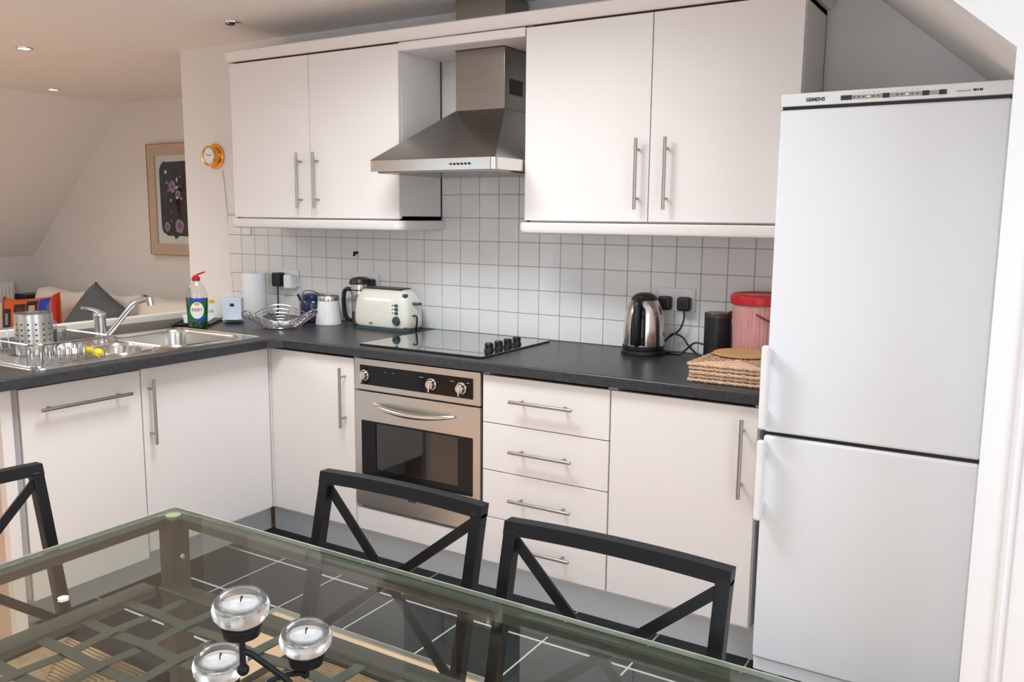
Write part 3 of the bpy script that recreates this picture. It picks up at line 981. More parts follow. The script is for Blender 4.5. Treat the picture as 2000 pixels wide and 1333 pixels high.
def make_chair(label, loc, rz):
    t = thing('dining_chair', label, 'chair', loc, rz, group='black metal chairs around the glass table')
    W = 0.2075; q = 0.026
    yb = {0.0: 0.165, 0.44: 0.120, 0.835: 0.212}
    for sx in (-1, 1):
        b = B()
        P3 = [(sx * W, 0.165, 0.0), (sx * W, 0.120, 0.44), (sx * W, 0.211, 0.828)]
        hw = q / 2
        vs = []; fs = []
        for p in P3:
            for a, c in ((-1, -1), (1, -1), (1, 1), (-1, 1)): vs.append((p[0] + a * hw, p[1] + c * hw, p[2]))
        for k in (0, 4):
            fs += [(k, k + 1, k + 5, k + 4), (k + 1, k + 2, k + 6, k + 5), (k + 2, k + 3, k + 7, k + 6), (k + 3, k, k + 4, k + 7)]
        fs += [(0, 3, 2, 1), (8, 9, 10, 11)]
        b.add(vs, fs).build('rear_leg', 'black_metal', t, world=False, bevel=0.002)
        B().box(sx * W - q / 2, sx * W + q / 2, -0.225, -0.199, 0, 0.44).build('front_leg', 'black_metal', t, world=False, bevel=0.002)
    # top rail, bowed back a little
    n = 10; b = B(); vs = []; fs = []
    for i in range(n + 1):
        u = -1 + 2 * i / n
        x = u * (W + q / 2); y = 0.212 + 0.009 * (1 - u * u); z = 0.820 + 0.003 * (1 - u * u)
        for a, c in ((-1, 0), (1, 0), (1, 1), (-1, 1)): vs.append((x, y + a * q / 2 + (c - .5) * .006, z + c * 0.0255))
    for i in range(n):
        k = i * 4
        fs += [(k, k + 4, k + 5, k + 1), (k + 1, k + 5, k + 6, k + 2), (k + 2, k + 6, k + 7, k + 3), (k + 3, k + 7, k + 4, k)]
    fs += [(0, 1, 2, 3), (4 * n, 4 * n + 3, 4 * n + 2, 4 * n + 1)]
    b.add(vs, fs).build('top_rail', 'black_metal', t, world=False)
    for s_ in (-1, 1):
        b = B()
        off = 0.004 * s_
        bar(b, (-s_ * (W - .010), 0.205 + off, 0.806), (s_ * (W - .012), 0.132 + off, 0.487), 0.020, 0.007)
        b.build('cross_brace', 'black_metal', t, world=False)
    B().box(-W + q / 2, W - q / 2, 0.114, 0.134, 0.462, 0.484).build('lower_rail', 'black_metal', t, world=False, bevel=0.002)
    # seat frame and woven seat
    b = B()
    b.box(-W - q / 2, W + q / 2, -0.225, -0.203, 0.436, 0.456).box(-W + q / 2, W - q / 2, 0.108, 0.130, 0.436, 0.456)
    b.box(-W - q / 2, -W + q / 2 - .002, -0.203, 0.107, 0.436, 0.456).box(W - q / 2 + .002, W + q / 2, -0.203, 0.107, 0.436, 0.456)
    b.build('seat_frame', 'black_metal', t, world=False)
    b = B()
    nl = 16
    x0, x1, y0, y1 = -W + .012, W - .012, -0.203, 0.106
    st = (y1 - y0) / 2 / nl
    for i in range(nl):
        a = i * st + st / 2
        q4 = [(x0 + a, y0 + a), (x1 - a, y0 + a), (x1 - a, y1 - a), (x0 + a, y1 - a)]
        pts = []
        for k in range(4):
            p, r = Vector(q4[k]), Vector(q4[(k + 1) % 4])
            for j in range(5):
                w = p.lerp(r, j / 5); pts.append((w.x, w.y, 0.4535 - 0.004 * i / nl + 0.0012 * math.sin(j * 3 + i)))
        b.tube(pts, st * .58, 5, closed=True)
    b.build('woven_seat', 'rush', t, world=False)
    return t


make_chair('black metal chair with crossed back bars in front of the oven', (1.141, -1.725 - 0.212, 0), 0.0)
make_chair('black metal chair with crossed back bars nearest the fridge', (1.662, -1.768 - 0.212, 0), 0.0)
make_chair('black metal chair with crossed back bars at the left end of the table', (0.334 + 0.212, -2.262, 0), PI / 2)

# red cushion on the chair nearest the fridge
b = B().pillow(Matrix.Translation((1.72, -2.02, 0.492)) @ Matrix.Rotation(PI / 2, 4, 'X'), 0.20, 0.18, 0.06)
tag(b.build('seat_cushion', 'red_plastic'), 'small dark red pad lying on the chair seat under the glass', 'cushion')

# ------------------------------------------------------------------ candle holder
cups = [Vector((1.393, -2.371, 0.868)), Vector((1.402, -2.263, 0.779)), Vector((1.322, -2.352, 0.757))]
t = thing('candle_holder', 'black wrought iron candle holder with three arms on the glass table', 'candle holder', (1.43, -2.33, ZG + .008))
for i, c in enumerate(cups):
    B().lathe([(0.010, -0.012), (0.024, -0.010), (0.0265, 0.0), (0.0265, 0.004), (0.022, 0.004), (0.020, -0.004), (0.0001, -0.006)], tuple(c), 28).build('cup_holder', 'black_metal', t)
Zg = ZG + .0127
ce = Vector((1.455, -2.335, Zg))
b = B().cyl(cups[0] + Vector((0, 0, -.010)), (1.394, -2.372, 0.812), 0.0042, 10).ball((1.394, -2.372, 0.808), 0.0085, 12)
b.build('stem', 'black_metal', t)
B().tube([(1.394, -2.370, 0.834), (1.400, -2.362, 0.828), (1.414, -2.345, 0.806), (1.428, -2.325, 0.780), (1.442, -2.318, 0.760), (1.46, -2.325, Zg + .002), (1.47, -2.34, Zg)], 0.0045, 10).build('arm', 'black_metal', t)
B().cyl(cups[1] + Vector((0, 0, -.010)), (1.402, -2.263, Zg), 0.0040, 10).build('stem', 'black_metal', t)
B().tube([(1.402, -2.263, Zg), (1.395, -2.268, Zg + .006), (1.380, -2.282, Zg + .006), (1.368, -2.305, Zg + .003), (1.372, -2.330, Zg), (1.40, -2.352, Zg), (1.44, -2.355, Zg), (1.47, -2.34, Zg)], 0.0045, 10).build('arm', 'black_metal', t)
B().cyl(cups[2] + Vector((0, 0, -.009)), (1.322, -2.352, Zg - .004), 0.0042, 10).build('stem', 'black_metal', t)
B().tube([(1.322, -2.352, Zg - .001), (1.34, -2.378, Zg), (1.38, -2.395, Zg), (1.43, -2.385, Zg), (1.47, -2.34, Zg)], 0.0045, 10).build('arm', 'black_metal', t)
for i, (c, lb) in enumerate(zip(cups, ('round glass tealight cup on the tallest arm of the candle holder', 'round glass tealight cup on the right-hand arm of the candle holder',
                                       'round glass tealight cup on the lowest left arm of the candle holder'))):
    g = thing('tealight_cup', lb, 'candle', tuple(c + Vector((0, 0, .0046))), group='glass tealight cups')
    prof = [(0.0001, 0.0), (0.020, 0.0), (0.030, 0.006), (0.0375, 0.016), (0.0385, 0.026), (0.034, 0.037), (0.0275, 0.044), (0.0262, 0.044), (0.0290, 0.037),
            (0.0300, 0.032), (0.0290, 0.027), (0.026, 0.0245), (0.0001, 0.024)]
    B().lathe(prof, tuple(c + Vector((0, 0, .0046))), 36, cap=False).build('glass_cup', 'candle_glass', g, smooth=70)
    B().lathe([(0.0001, 0.0243), (0.0245, 0.0248), (0.0270, 0.030), (0.0255, 0.0315), (0.0235, 0.0308), (0.0001, 0.0306)], tuple(c + Vector((0, 0, .0046))), 28, cap=False).build('wax', 'wax', g)
    B().tube([tuple(c + Vector((0, 0, .033))), tuple(c + Vector((.0005, 0, .040))), tuple(c + Vector((.002, 0.001, .045)))], [0.0009, 0.0009, 0.0018], 6).build('wick', 'black_plastic', g)

# ------------------------------------------------------------------ small wall things
t = thing('wall_clock', 'round brass ship clock on the white wall left of the cabinets', 'clock', (-1.478, -0.001, 1.722))
c0 = (-1.478, 1.722)


def disc(b, r, y0, y1, n=32, r2=None):
    return b.cyl((c0[0], y0, c0[1]), (c0[0], y1, c0[1]), r, n, r2)


b = B(); disc(b, 0.066, -0.001, -0.006); disc(b, 0.064, -0.006, -0.014, r2=0.052)
b.build('flange', 'brass', t)
b = B(); disc(b, 0.050, -0.014, -0.046); b.build('case', 'brass', t)
B().tube([(c0[0] + 0.047 * math.cos(a * PI / 18), -0.047, c0[1] + 0.047 * math.sin(a * PI / 18)) for a in range(36)], 0.0055, 8, closed=True).build('bezel', 'brass', t)
b = B(); disc(b, 0.044, -0.046, -0.0475); dial = b.build('dial', 'ceramic_white', t)
for e_ in ((-.018, .010), (.022, .008)):
    b = B()
    bar(b, (c0[0], -0.0485, c0[1]), (c0[0] + e_[0], -0.0485, c0[1] + e_[1]), 0.003, 0.001)
    b.build('clock_hand', 'ink_dark', dial)
b = B()
for k in range(12):
    a = k * PI / 6
    b.box(c0[0] + .036 * math.cos(a) - .0016, c0[0] + .036 * math.cos(a) + .0016, -0.0482, -0.0476, c0[1] + .036 * math.sin(a) - .0016, c0[1] + .036 * math.sin(a) + .0016)
b.build('hour_marks', 'ink_dark', dial)
tag(B().tube([(-1.430, -0.004, 1.650), (-1.424, -0.005, 1.60), (-1.408, -0.006, 1.45), (-1.398, -0.007, 1.30), (-1.386, -0.008, 1.12), (-1.375, -0.010, 0.985), (-1.345, -0.012, 0.955), (-1.305, -0.018, 0.925), (-1.285, -0.04, 0.9145), (-1.22, -0.10, 0.9140), (-1.20, -0.17, 0.9140), (-1.205, -0.24, 0.9140)], 0.0030, 8)
    .build('cable', 'plug_white'), 'thin white cable hanging down the wall edge below the brass clock', 'cable')
tag(B().rbox(-1.285, -1.220, -0.017, -0.008, 1.315, 1.350, 0.002, 1).build('spur_switch', 'plug_white'), 'small white switch box on the tiles under the left pelmet', 'switch')

hk = thing('wall_hook', 'small black hook stuck on the white tiles above the toaster', 'hook', (-0.504, -0.009, 1.241))
B().rbox(-0.518, -0.490, -0.016, -0.008, 1.238, 1.250, 0.003, 2).build('plate', 'black_plastic', hk)
B().tube([(-0.504, -0.014, 1.243), (-0.504, -0.022, 1.236), (-0.504, -0.026, 1.229)], [0.006, 0.006, 0.005], 8).build('peg', 'black_plastic', hk)


def socket(cx, cz, label):
    t = thing('wall_socket', label, 'socket', (cx, -0.008, cz), group='white double sockets on the splashback')
    B().rbox(cx - .073, cx + .073, -0.017, -0.0078, cz - .043, cz + .043, 0.003, 2).build('plate', 'plug_white', t)
    for s_ in (-1, 1):
        B().rbox(cx + s_ * .012 - .006, cx + s_ * .012 + .006, -0.020, -0.016, cz + .015, cz + .032, 0.0015, 1).build('rocker_switch', 'plug_white', t)
        x = cx + s_ * .038
        B().box(x - .003, x + .003, -0.0173, -0.0168, cz + .006, cz + .014).box(x - .013, x - .007, -0.0173, -0.0168, cz - .010, cz - .006) \
            .box(x + .007, x + .013, -0.0173, -0.0168, cz - .010, cz - .006).build('pin_holes', 'ink_dark', t)
    return t


socket(-0.957, 1.103, 'white double socket on the tiles beside the kitchen roll')
socket(-0.437, 1.105, 'white double socket on the tiles behind the toaster')
socket(1.110, 1.113, 'white double socket on the tiles behind the kettle')


def plug(cx, cz, material, label, w=.05, h=.052, d=.034, cord=None):
    t = thing('plug', label, 'plug', (cx, -0.018, cz))
    B().rbox(cx - w / 2, cx + w / 2, -0.018 - d, -0.0175, cz - h / 2, cz + h / 2, 0.008, 3).build('plug_body', material, t)
    if cord:
        B().tube(cord, 0.0035, 8).build('cord', 'black_plastic' if material == 'black_plastic' else material, t)
    return t


def smoothpath(pts, n=6):
    """Catmull-Rom through pts"""
    P_ = [Vector(p) for p in pts]
    P_ = [P_[0]] + P_ + [P_[-1]]
    o_ = []
    for i in range(1, len(P_) - 2):
        for k in range(n):
            u = k / n
            a, b_, c, d_ = P_[i - 1], P_[i], P_[i + 1], P_[i + 2]
            o_.append(0.5 * ((2 * b_) + (c - a) * u + (2 * a - 5 * b_ + 4 * c - d_) * u * u + (3 * b_ - a - 3 * c + d_) * u ** 3))
    o_.append(P_[-2])
    return o_


plug(-1.0, 1.095, 'black_plastic', 'black plug adapter in the socket beside the kitchen roll', .055, .070, .045,
     smoothpath([(-1.0, -0.045, 1.065), (-0.995, -0.050, 1.03), (-0.985, -0.06, 0.98), (-0.98, -0.07, 0.93), (-0.975, -0.09, 0.9145)]))
plug(-0.918, 1.088, 'plug_white', 'white plug in the socket beside the kitchen roll', .052, .070, .045)
plug(-0.399, 1.098, 'black_plastic', 'black plug in the socket behind the toaster')
plug(1.072, 1.100, 'black_plastic', 'black plug half hidden behind the kettle')
plug(1.148, 1.100, 'black_plastic', 'black plug with a looping cord right of the kettle', cord=smoothpath(
    [(1.148, -0.035, 1.078), (1.150, -0.040, 1.04), (1.135, -0.045, 1.00), (1.098, -0.05, 0.972), (1.085, -0.055, 0.955), (1.112, -0.05, 0.985), (1.15, -0.045, 0.975),
     (1.175, -0.045, 0.945), (1.21, -0.045, 0.916), (1.24, -0.045, 0.915)]))
tag(B().tube(smoothpath([(1.245, -0.06, 0.955), (1.205, -0.06, 0.960), (1.175, -0.06, 0.935), (1.150, -0.065, 0.9145), (1.115, -0.07, 0.9145), (1.095, -0.07, 0.9145)]), 0.0038, 8)
    .build('cord', 'black_plastic'), 'black cord curling on the worktop between the kettle and the black tin', 'cable')

# ------------------------------------------------------------------ worktop things
Z = ZT + .0004
# kettle
t = thing('kettle', 'stainless steel dome kettle on a black base', 'kettle', (1.022, -0.115, Z), rz=0.15)
B().lathe([(0.083, 0), (0.085, 0.004), (0.083, 0.016), (0.077, 0.020)], n=36).build('base', 'black_plastic', t, world=False)
B().lathe([(0.0765, 0.0205), (0.078, 0.03), (0.0775, 0.08), (0.0755, 0.12), (0.0715, 0.152), (0.065, 0.178), (0.056, 0.198), (0.0495, 0.208), (0.049, 0.206)], n=40).build('body', 'bright_steel', t, world=False, smooth=60)
B().lathe([(0.0785, 0.0205), (0.0792, 0.034), (0.0784, 0.036), (0.0775, 0.0205)], n=40).build('lower_band', 'black_plastic', t, world=False)
B().lathe([(0.0515, 0.2055), (0.047, 0.214), (0.038, 0.224), (0.022, 0.231), (0.0001, 0.233)], n=32).build('lid', 'black_plastic', t, world=False)


def wrap(b, prof, a0, a1, n=10, th=0.002, taper=None):
    """patch on a turned body: prof gives (radius, height)"""
    vs = []; fs = []
    m_ = len(prof)
    for j, (r, z) in enumerate(prof):
        k0, k1 = (a0, a1) if taper is None else taper(j / (m_ - 1))
        for i in range(n + 1):
            a = k0 + (k1 - k0) * i / n
            vs.append(((r + th) * math.cos(a), (r + th) * math.sin(a), z))
    for j in range(m_ - 1):
        for i in range(n):
            p = j * (n + 1) + i
            fs.append((p, p + 1, p + n + 2, p + n + 1))
    return b.add(vs, fs)


def arch(u):
    c_ = -1.62; w_ = 0.36
    if u > 0.8: w_ *= math.sqrt(max(0.02, 1 - ((u - .8) / .2) ** 2))
    return c_ - w_, c_ + w_


wrap(B(), [(0.0783, 0.040), (0.0780, 0.06), (0.0768, 0.10), (0.0748, 0.13), (0.0728, 0.145), (0.0660, 0.176), (0.0580, 0.195)], 0, 0, taper=arch).build('handle_recess', 'black_gloss', t, world=False)
def kp(r, z):
    return (r * math.cos(-1.62), r * math.sin(-1.62), z)


B().tube(smoothpath([kp(0.050, 0.208), kp(0.070, 0.210), kp(0.090, 0.194), kp(0.099, 0.160), kp(0.100, 0.110), kp(0.094, 0.066), kp(0.081, 0.046)]), 0.0135, 10).build('handle', 'black_plastic', t, world=False)
B().add([(0.042, 0.05, 0.17), (0.042, 0.075, 0.185), (0.02, 0.085, 0.19), (0.02, 0.05, 0.15)], [(0, 1, 2), (0, 2, 3), (0, 3, 1), (1, 3, 2)]).build('spout', 'bright_steel', t, world=False)

# black tin
t = thing('storage_tin', 'black cylindrical tin with a clip lid between kettle and red-lidded tub', 'tin', (1.302, -0.10, Z))
B().lathe([(0.047, 0), (0.048, 0.003), (0.048, 0.155), (0.047, 0.157)], n=36).build('body', 'black_plastic', t, world=False)
B().lathe([(0.0485, 0.157), (0.0485, 0.170), (0.046, 0.174), (0.0001, 0.175)], n=36).build('lid', 'coffee', t, world=False)
B().rbox(0.040, 0.058, -0.012, 0.012, 0.160, 0.182, 0.003, 1).build('clip', 'black_plastic', t, world=False)

# red-lidded tub
t = thing('plastic_tub', 'pink striped plastic tub with a red lid beside the fridge', 'tub', (1.462, -0.118, Z))
b = B(); n = 96; vs = []; fs = []
for j, (r, z) in enumerate(((0.088, 0), (0.090, 0.004), (0.099, 0.20), (0.100, 0.222))):
    for k in range(n):
        a = 2 * PI * k / n; rr = r + (0.0012 if k % 2 else 0)
        vs.append((rr * math.cos(a), rr * math.sin(a), z))
for j in range(3):
    for k in range(n): fs.append((j * n + k, j * n + (k + 1) % n, (j + 1) * n + (k + 1) % n, (j + 1) * n + k))
fs.append(tuple(range(n - 1, -1, -1))); fs.append(tuple(3 * n + k for k in range(n)))
b.add(vs, fs).build('body', 'tub_pink', t, world=False, smooth=10)
B().lathe([(0.104, 0.216), (0.108, 0.218), (0.109, 0.236), (0.106, 0.247), (0.098, 0.252), (0.092, 0.248), (0.0001, 0.249)], n=40).build('lid', 'red_plastic', t, world=False)
B().tube([(0.012, -0.112, 0.190), (0.045, -0.104, 0.172), (0.075, -0.088, 0.158)], 0.003, 8).build('handle', 'dark_red', t, world=False)

# woven mats and cork disc


def braid_path(x0, x1, y0, y1, z, step=0.009):
    pts = []
    c4 = [(x0, y0), (x1, y0), (x1, y1), (x0, y1)]
    for k in range(4):
        p, r = Vector(c4[k]), Vector(c4[(k + 1) % 4])
        n = max(2, int((r - p).length / step))
        for j in range(n):
            w = p.lerp(r, j / n); pts.append(w)
    return [(p.x, p.y, z) for p in pts]


mx0, mx1, my0, my1 = 1.352, 1.606, -0.556, -0.234
mats_lbl = ['bottom woven placemat of the stack beside the fridge', 'second woven placemat from the bottom of the stack', 'middle woven placemat of the stack of five',
            'fourth woven placemat of the stack, just under the top one', 'top woven placemat of the stack, under the cork disc']
for k in range(5):
    h = 0.0126
    zc = Z + h * (k + .5)
    dx = (0.0, 0.004, 0.006, 0.002, -0.002)[k]; dy = (0, 0.003, -0.002, 0.004, 0.0)[k]
    t = thing('woven_placemat', mats_lbl[k], 'placemat', (1.48, -0.373, zc - h / 2), group='stack of woven placemats')
    nl = 10 if k == 4 else 2
    b = B()
    for i in range(nl):
        a = 0.0065 + i * 0.0128
        pts = braid_path(mx0 + a + dx, mx1 - a, my0 + a + dy, my1 - a + dy, 0)
        out_ = []
        for j, p in enumerate(pts):
            out_.append((p[0], p[1], zc))
        for ph in (0, 1):
            off = []
            rs = []
            for j, p in enumerate(out_):
                off.append((p[0], p[1], p[2] + 0.0020 * math.sin(j * 1.25 + ph * PI)))
                rs.append(0.0043 + 0.0012 * math.cos(j * 2.5 + ph * PI))
            b.tube(off, rs, 5, closed=True)
    b.build('braided_border' if k < 4 else 'braided_cords', 'braid', t)
    a = 0.012 * (nl if k == 4 else 2)
    B().box(mx0 + a + .0, mx1 - a, my0 + a + dy, my1 - a + dy, zc - .005, zc + .004).build('centre', 'braid', t)
B_ = B().lathe([(0.0001, 0), (0.096, 0), (0.0985, 0.003), (0.096, 0.0065), (0.0001, 0.0075)], (1.462, -0.318, Z + 0.0640), 40, cap=False)
tag(B_.build('cork_disc', 'cork'), 'round cork trivet on top of the stack of woven placemats', 'trivet')

# toaster (front faces local -Y)
t = thing('toaster', 'cream two-slice toaster at the back of the worktop', 'toaster', (-0.226, -0.112, Z), rz=-0.02)
b = B(); n = 48; vs = []; fs = []
prof = [(0.965, 0.016), (0.99, 0.024), (1.0, 0.045), (0.995, 0.080), (0.975, 0.112), (0.94, 0.138), (0.885, 0.158), (0.81, 0.172), (0.72, 0.180), (0.6, 0.184), (0.5, 0.1855)]


def se(a, e=0.50):
    c, s = math.cos(a), math.sin(a)
    return math.copysign(abs(c) ** e, c), math.copysign(abs(s) ** e, s)


HX, HY = 0.163, 0.077
for s_, z in prof:
    for k in range(n):
        x, y = se(2 * PI * k / n)
        ex = HX - (1 - s_) * 0.16; ey = HY - (1 - s_) * 0.16
        vs.append((x * ex, y * max(ey, .01), z))
for j in range(len(prof) - 1):
    for k in range(n): fs.append((j * n + k, j * n + (k + 1) % n, (j + 1) * n + (k + 1) % n, (j + 1) * n + k))
fs.append(tuple(range(n - 1, -1, -1))); fs.append(tuple((len(prof) - 1) * n + k for k in range(n)))
b.add(vs, fs).build('shell', 'cream_enamel', t, world=False, smooth=60)
b = B(); vs = [(se(2 * PI * k / n)[0] * (HX - .008), se(2 * PI * k / n)[1] * (HY - .008), z) for z in (0.0, 0.016) for k in range(n)]
b.add(vs, [(k, (k + 1) % n, n + (k + 1) % n, n + k) for k in range(n)] + [tuple(range(n - 1, -1, -1)), tuple(n + k for k in range(n))]).build('base', 'teal_plastic', t, world=False)
tp = B().rbox(-0.110, 0.105, -0.036, 0.036, 0.1840, 0.1885, 0.002, 2).build('top_plate', 'black_plastic', t, world=False)
for y in (-0.022, 0.010):
    B().box(-0.095, 0.090, y, y + .014, 0.1883, 0.1891).build('slot', 'ink_dark', tp)
for i, z in enumerate((0.118, 0.101, 0.084)):
    B().lathe([(0.0085, 0), (0.0080, 0.003), (0.0001, 0.004)], n=18, sx=1.15, sy=.8).xf(Matrix.Translation((0.110, -0.0735, z)) @ Matrix.Rotation(PI / 2, 4, 'X')).build('button', 'teal_plastic', t, world=False)
    B().lathe([(0.0028, 0), (0.0028, 0.002), (0.0001, 0.0025)], n=10).xf(Matrix.Translation((0.090, -0.0740, z)) @ Matrix.Rotation(PI / 2, 4, 'X')).build('indicator', 'ink_dark', t, world=False)
kn = B().lathe([(0.0205, 0), (0.0205, 0.004), (0.017, 0.010), (0.0001, 0.011)], n=28).xf(Matrix.Translation((0.111, -0.0740, 0.050)) @ Matrix.Rotation(PI / 2, 4, 'X')).build('dial', 'teal_plastic', t, world=False)
B().box(0.104, 0.118, -0.0865, -0.0845, 0.048, 0.052).xf(Matrix.Translation((0.111, 0, 0.05)) @ Matrix.Rotation(0.7, 4, 'Y') @ Matrix.Translation((-0.111, 0, -0.05))).build('dial_pointer', 'ink_dark', kn, world=False)
B().lathe([(0.0105, 0), (0.010, 0.002), (0.0001, 0.003)], n=20, sx=1.2, sy=.6).xf(Matrix.Translation((-0.035, -0.0758, 0.032)) @ Matrix.Rotation(PI / 2, 4, 'X')).build('badge', 'bright_steel', t, world=False)
B().rbox(0.152, 0.190, -0.018, 0.010, 0.118, 0.130, 0.004, 2).build('lever', 'teal_plastic', t, world=False)
B().rbox(0.122, 0.143, -0.050, -0.026, 0.150, 0.168, 0.006, 2).build('corner_button', 'teal_plastic', t, world=False)
B().tube(smoothpath([(0.158, -0.02, 0.070), (0.184, -0.025, 0.072), (0.188, -0.025, 0.050), (0.178, -0.02, 0.018), (0.172, -0.01, 0.004)]), 0.0038, 8).build('cord', 'black_plastic', t, world=False)

# cafetiere
t = thing('cafetiere', 'glass coffee press with black lid and handle behind the toaster', 'coffee press', (-0.438, -0.058, Z))
B().lathe([(0.041, 0), (0.042, 0.004), (0.042, 0.165), (0.0405, 0.165), (0.0405, 0.005), (0.0001, 0.004)], n=32, cap=False).build('glass_body', 'clear_glass', t, world=False)
B().lathe([(0.0001, 0.0045), (0.0400, 0.005), (0.0400, 0.060), (0.0001, 0.060)], n=28, cap=False).build('coffee', 'coffee', t, world=False)
B().lathe([(0.0440, 0.142), (0.0440, 0.160), (0.0432, 0.160), (0.0432, 0.142)], n=32).build('band', 'bright_steel', t, world=False)
B().lathe([(0.052, 0.190), (0.053, 0.194), (0.050, 0.204), (0.046, 0.214), (0.028, 0.222), (0.0001, 0.225)], n=32).build('lid', 'black_plastic', t, world=False)
B().lathe([(0.045, 0.166), (0.045, 0.190)], n=32).build('lid_skirt', 'bright_steel', t, world=False)
B().tube(smoothpath([(-0.046, -0.004, 0.158), (-0.075, -0.008, 0.164), (-0.094, -0.010, 0.142), (-0.094, -0.010, 0.07), (-0.082, -0.008, 0.026), (-0.050, -0.004, 0.014)]), 0.010, 8).build('handle', 'black_plastic', t, world=False)

# white jar
t = thing('ceramic_jar', 'white flared ceramic jar with a steel collar', 'jar', (-0.566, -0.140, Z))
B().lathe([(0.060, 0), (0.0615, 0.004), (0.058, 0.035), (0.052, 0.07), (0.049, 0.110), (0.0485, 0.112)], n=36).build('body', 'ceramic_white', t, world=False)
B().lathe([(0.0500, 0.112), (0.0505, 0.114), (0.0505, 0.132), (0.0490, 0.134), (0.0470, 0.134), (0.0470, 0.120), (0.0001, 0.120)], n=36).build('collar', 'bright_steel', t, world=False)

# blue jar
t = thing('biscuit_jar', 'dark blue ceramic jar with a wire clasp behind the white jar', 'jar', (-0.700, -0.100, Z))
B().lathe([(0.058, 0), (0.064, 0.004), (0.066, 0.02), (0.066, 0.088), (0.062, 0.102), (0.053, 0.110), (0.053, 0.114)], n=36).build('body', 'ceramic_blue', t, world=False)
B().lathe([(0.0535, 0.115), (0.0575, 0.116), (0.0575, 0.128), (0.054, 0.132), (0.030, 0.137), (0.0001, 0.138)], n=36).build('lid', 'ceramic_blue', t, world=False)
B().tube(smoothpath([(-0.056, -0.01, 0.112), (-0.066, -0.012, 0.122), (-0.052, -0.01, 0.142), (-0.02, -0.004, 0.147), (0.02, 0.0, 0.140), (0.058, 0.0, 0.124), (0.066, 0.0, 0.116)]), 0.002, 6).build('wire_clasp', 'black_metal', t, world=False)
B().cyl((-0.062, -0.02, 0.094), (-0.078, -0.026, 0.128), 0.007, 10).build('clasp_lever', 'ceramic_blue', t, world=False)

# kitchen roll
t = thing('kitchen_roll', 'white roll of kitchen paper standing by the wall', 'kitchen roll', (-1.105, -0.105, Z))
B().lathe([(0.060, 0), (0.061, 0.002), (0.061, 0.214), (0.060, 0.216), (0.022, 0.216), (0.022, 0.205), (0.0001, 0.205)], n=40).build('paper', 'paper_white', t, world=False)
B().lathe([(0.0215, 0.19), (0.0215, 0.2155), (0.0195, 0.2155), (0.0195, 0.19)], n=24).build('core', 'cork', t, world=False)

# pale blue box leaning, small card box
t = thing('plastic_box', 'pale blue plastic box standing beside the wire fruit bowl', 'box', (-0.985, -0.345, Z), rz=0.55)
B().rbox(-0.046, 0.046, -0.022, 0.022, 0.0, 0.118, 0.006, 2).build('case', 'pale_blue_plastic', t, world=False)
B().box(-0.008, 0.012, -0.0228, -0.0218, 0.076, 0.090).build('display', 'ink_dark', t, world=False)
B().rbox(-0.030, 0.055, -0.085, -0.022, 0.0, 0.008, 0.003, 1).xf(Matrix.Translation((0, 0, 0.0)) @ Matrix.Rotation(-0.18, 4, 'X')).xf(Matrix.Translation((0, 0, 0.002))).build('flap', 'pale_blue_plastic', t, world=False)
t = thing('card_box', 'small white card box with yellow print against the wall', 'box', (-1.155, -0.300, Z), rz=0.5)
B().rbox(-0.038, 0.038, -0.018, 0.018, 0.0, 0.105, 0.002, 1).build('carton', 'mount_white', t, world=False)
B().box(-0.032, -0.004, -0.0188, -0.0178, 0.078, 0.094).build('yellow_print', 'label_gold', t, world=False)
B().box(-0.032, -0.010, -0.0188, -0.0178, 0.030, 0.044).build('grey_print', 'ink_grey', t, world=False)

# tray with papers
t = thing('serving_tray', 'flat black tray on the worktop behind the washing-up bottle', 'tray', (-1.12, -0.42, Z), rz=0.62 + PI / 2)
b = B().slab(rrect(-0.20, 0.20, -0.085, 0.085, 0.02, 4), [], 0.0, 0.005)
pts = rrect(-0.20, 0.20, -0.085, 0.085, 0.02, 4)
b.tube([(x, y, 0.009) for x, y in pts], 0.005, 6, closed=True)
b.build('tray', 'black_plastic', t, world=False)
pr_ = thing('papers', 'white papers lying on the black tray', 'paper', (-1.14, -0.41, Z + .0055), rz=0.70 + PI / 2)
for i, (dx, dy, a) in enumerate(((0.02, 0.0, 0.0), (-0.06, 0.015, 0.25))):
    vs = []; fs = []
    for u in range(9):
        for v_ in (0, 1):
            x = -0.10 + 0.20 * u / 8
            vs.append((x, -0.05 + 0.10 * v_, 0.001 + i * .003 + 0.012 * max(0, (u - 5) / 3) ** 2 * (1 if i == 0 else 1.5)))
    for u in range(8): fs.append((2 * u, 2 * u + 2, 2 * u + 3, 2 * u + 1))
    q = B().add(vs + [(x, y, z + .0008) for x, y, z in vs], fs + [tuple(k + 18 for k in reversed(f)) for f in fs])
    q.xf(Matrix.Translation((dx, dy, 0)) @ Matrix.Rotation(a, 4, 'Z')).build('sheet', 'paper_white', pr_, world=False)

# washing-up liquid bottle (front faces local -Y)
t = thing('washing_up_bottle', 'clear bottle of green washing-up liquid with a red cap behind the sink', 'bottle', (-0.925, -0.597, Z), rz=math.radians(50))
pr_b = [(0.036, 0.0), (0.041, 0.003), (0.042, 0.010), (0.044, 0.05), (0.0475, 0.10), (0.0485, 0.130), (0.047, 0.150), (0.042, 0.170), (0.033, 0.190), (0.024, 0.204), (0.0175, 0.212), (0.0165, 0.222)]
B().lathe(pr_b, n=36, sy=0.62).build('bottle_wall', 'clear_glass', t, world=False, smooth=60)
B().lathe([(max(.0001, r - .0018), z + .001) for r, z in pr_b[:6]] + [(0.046, 0.138), (0.0001, 0.1382)], n=36, sy=0.60, cap=False).build('liquid', 'liquid_green', t, world=False, smooth=60)


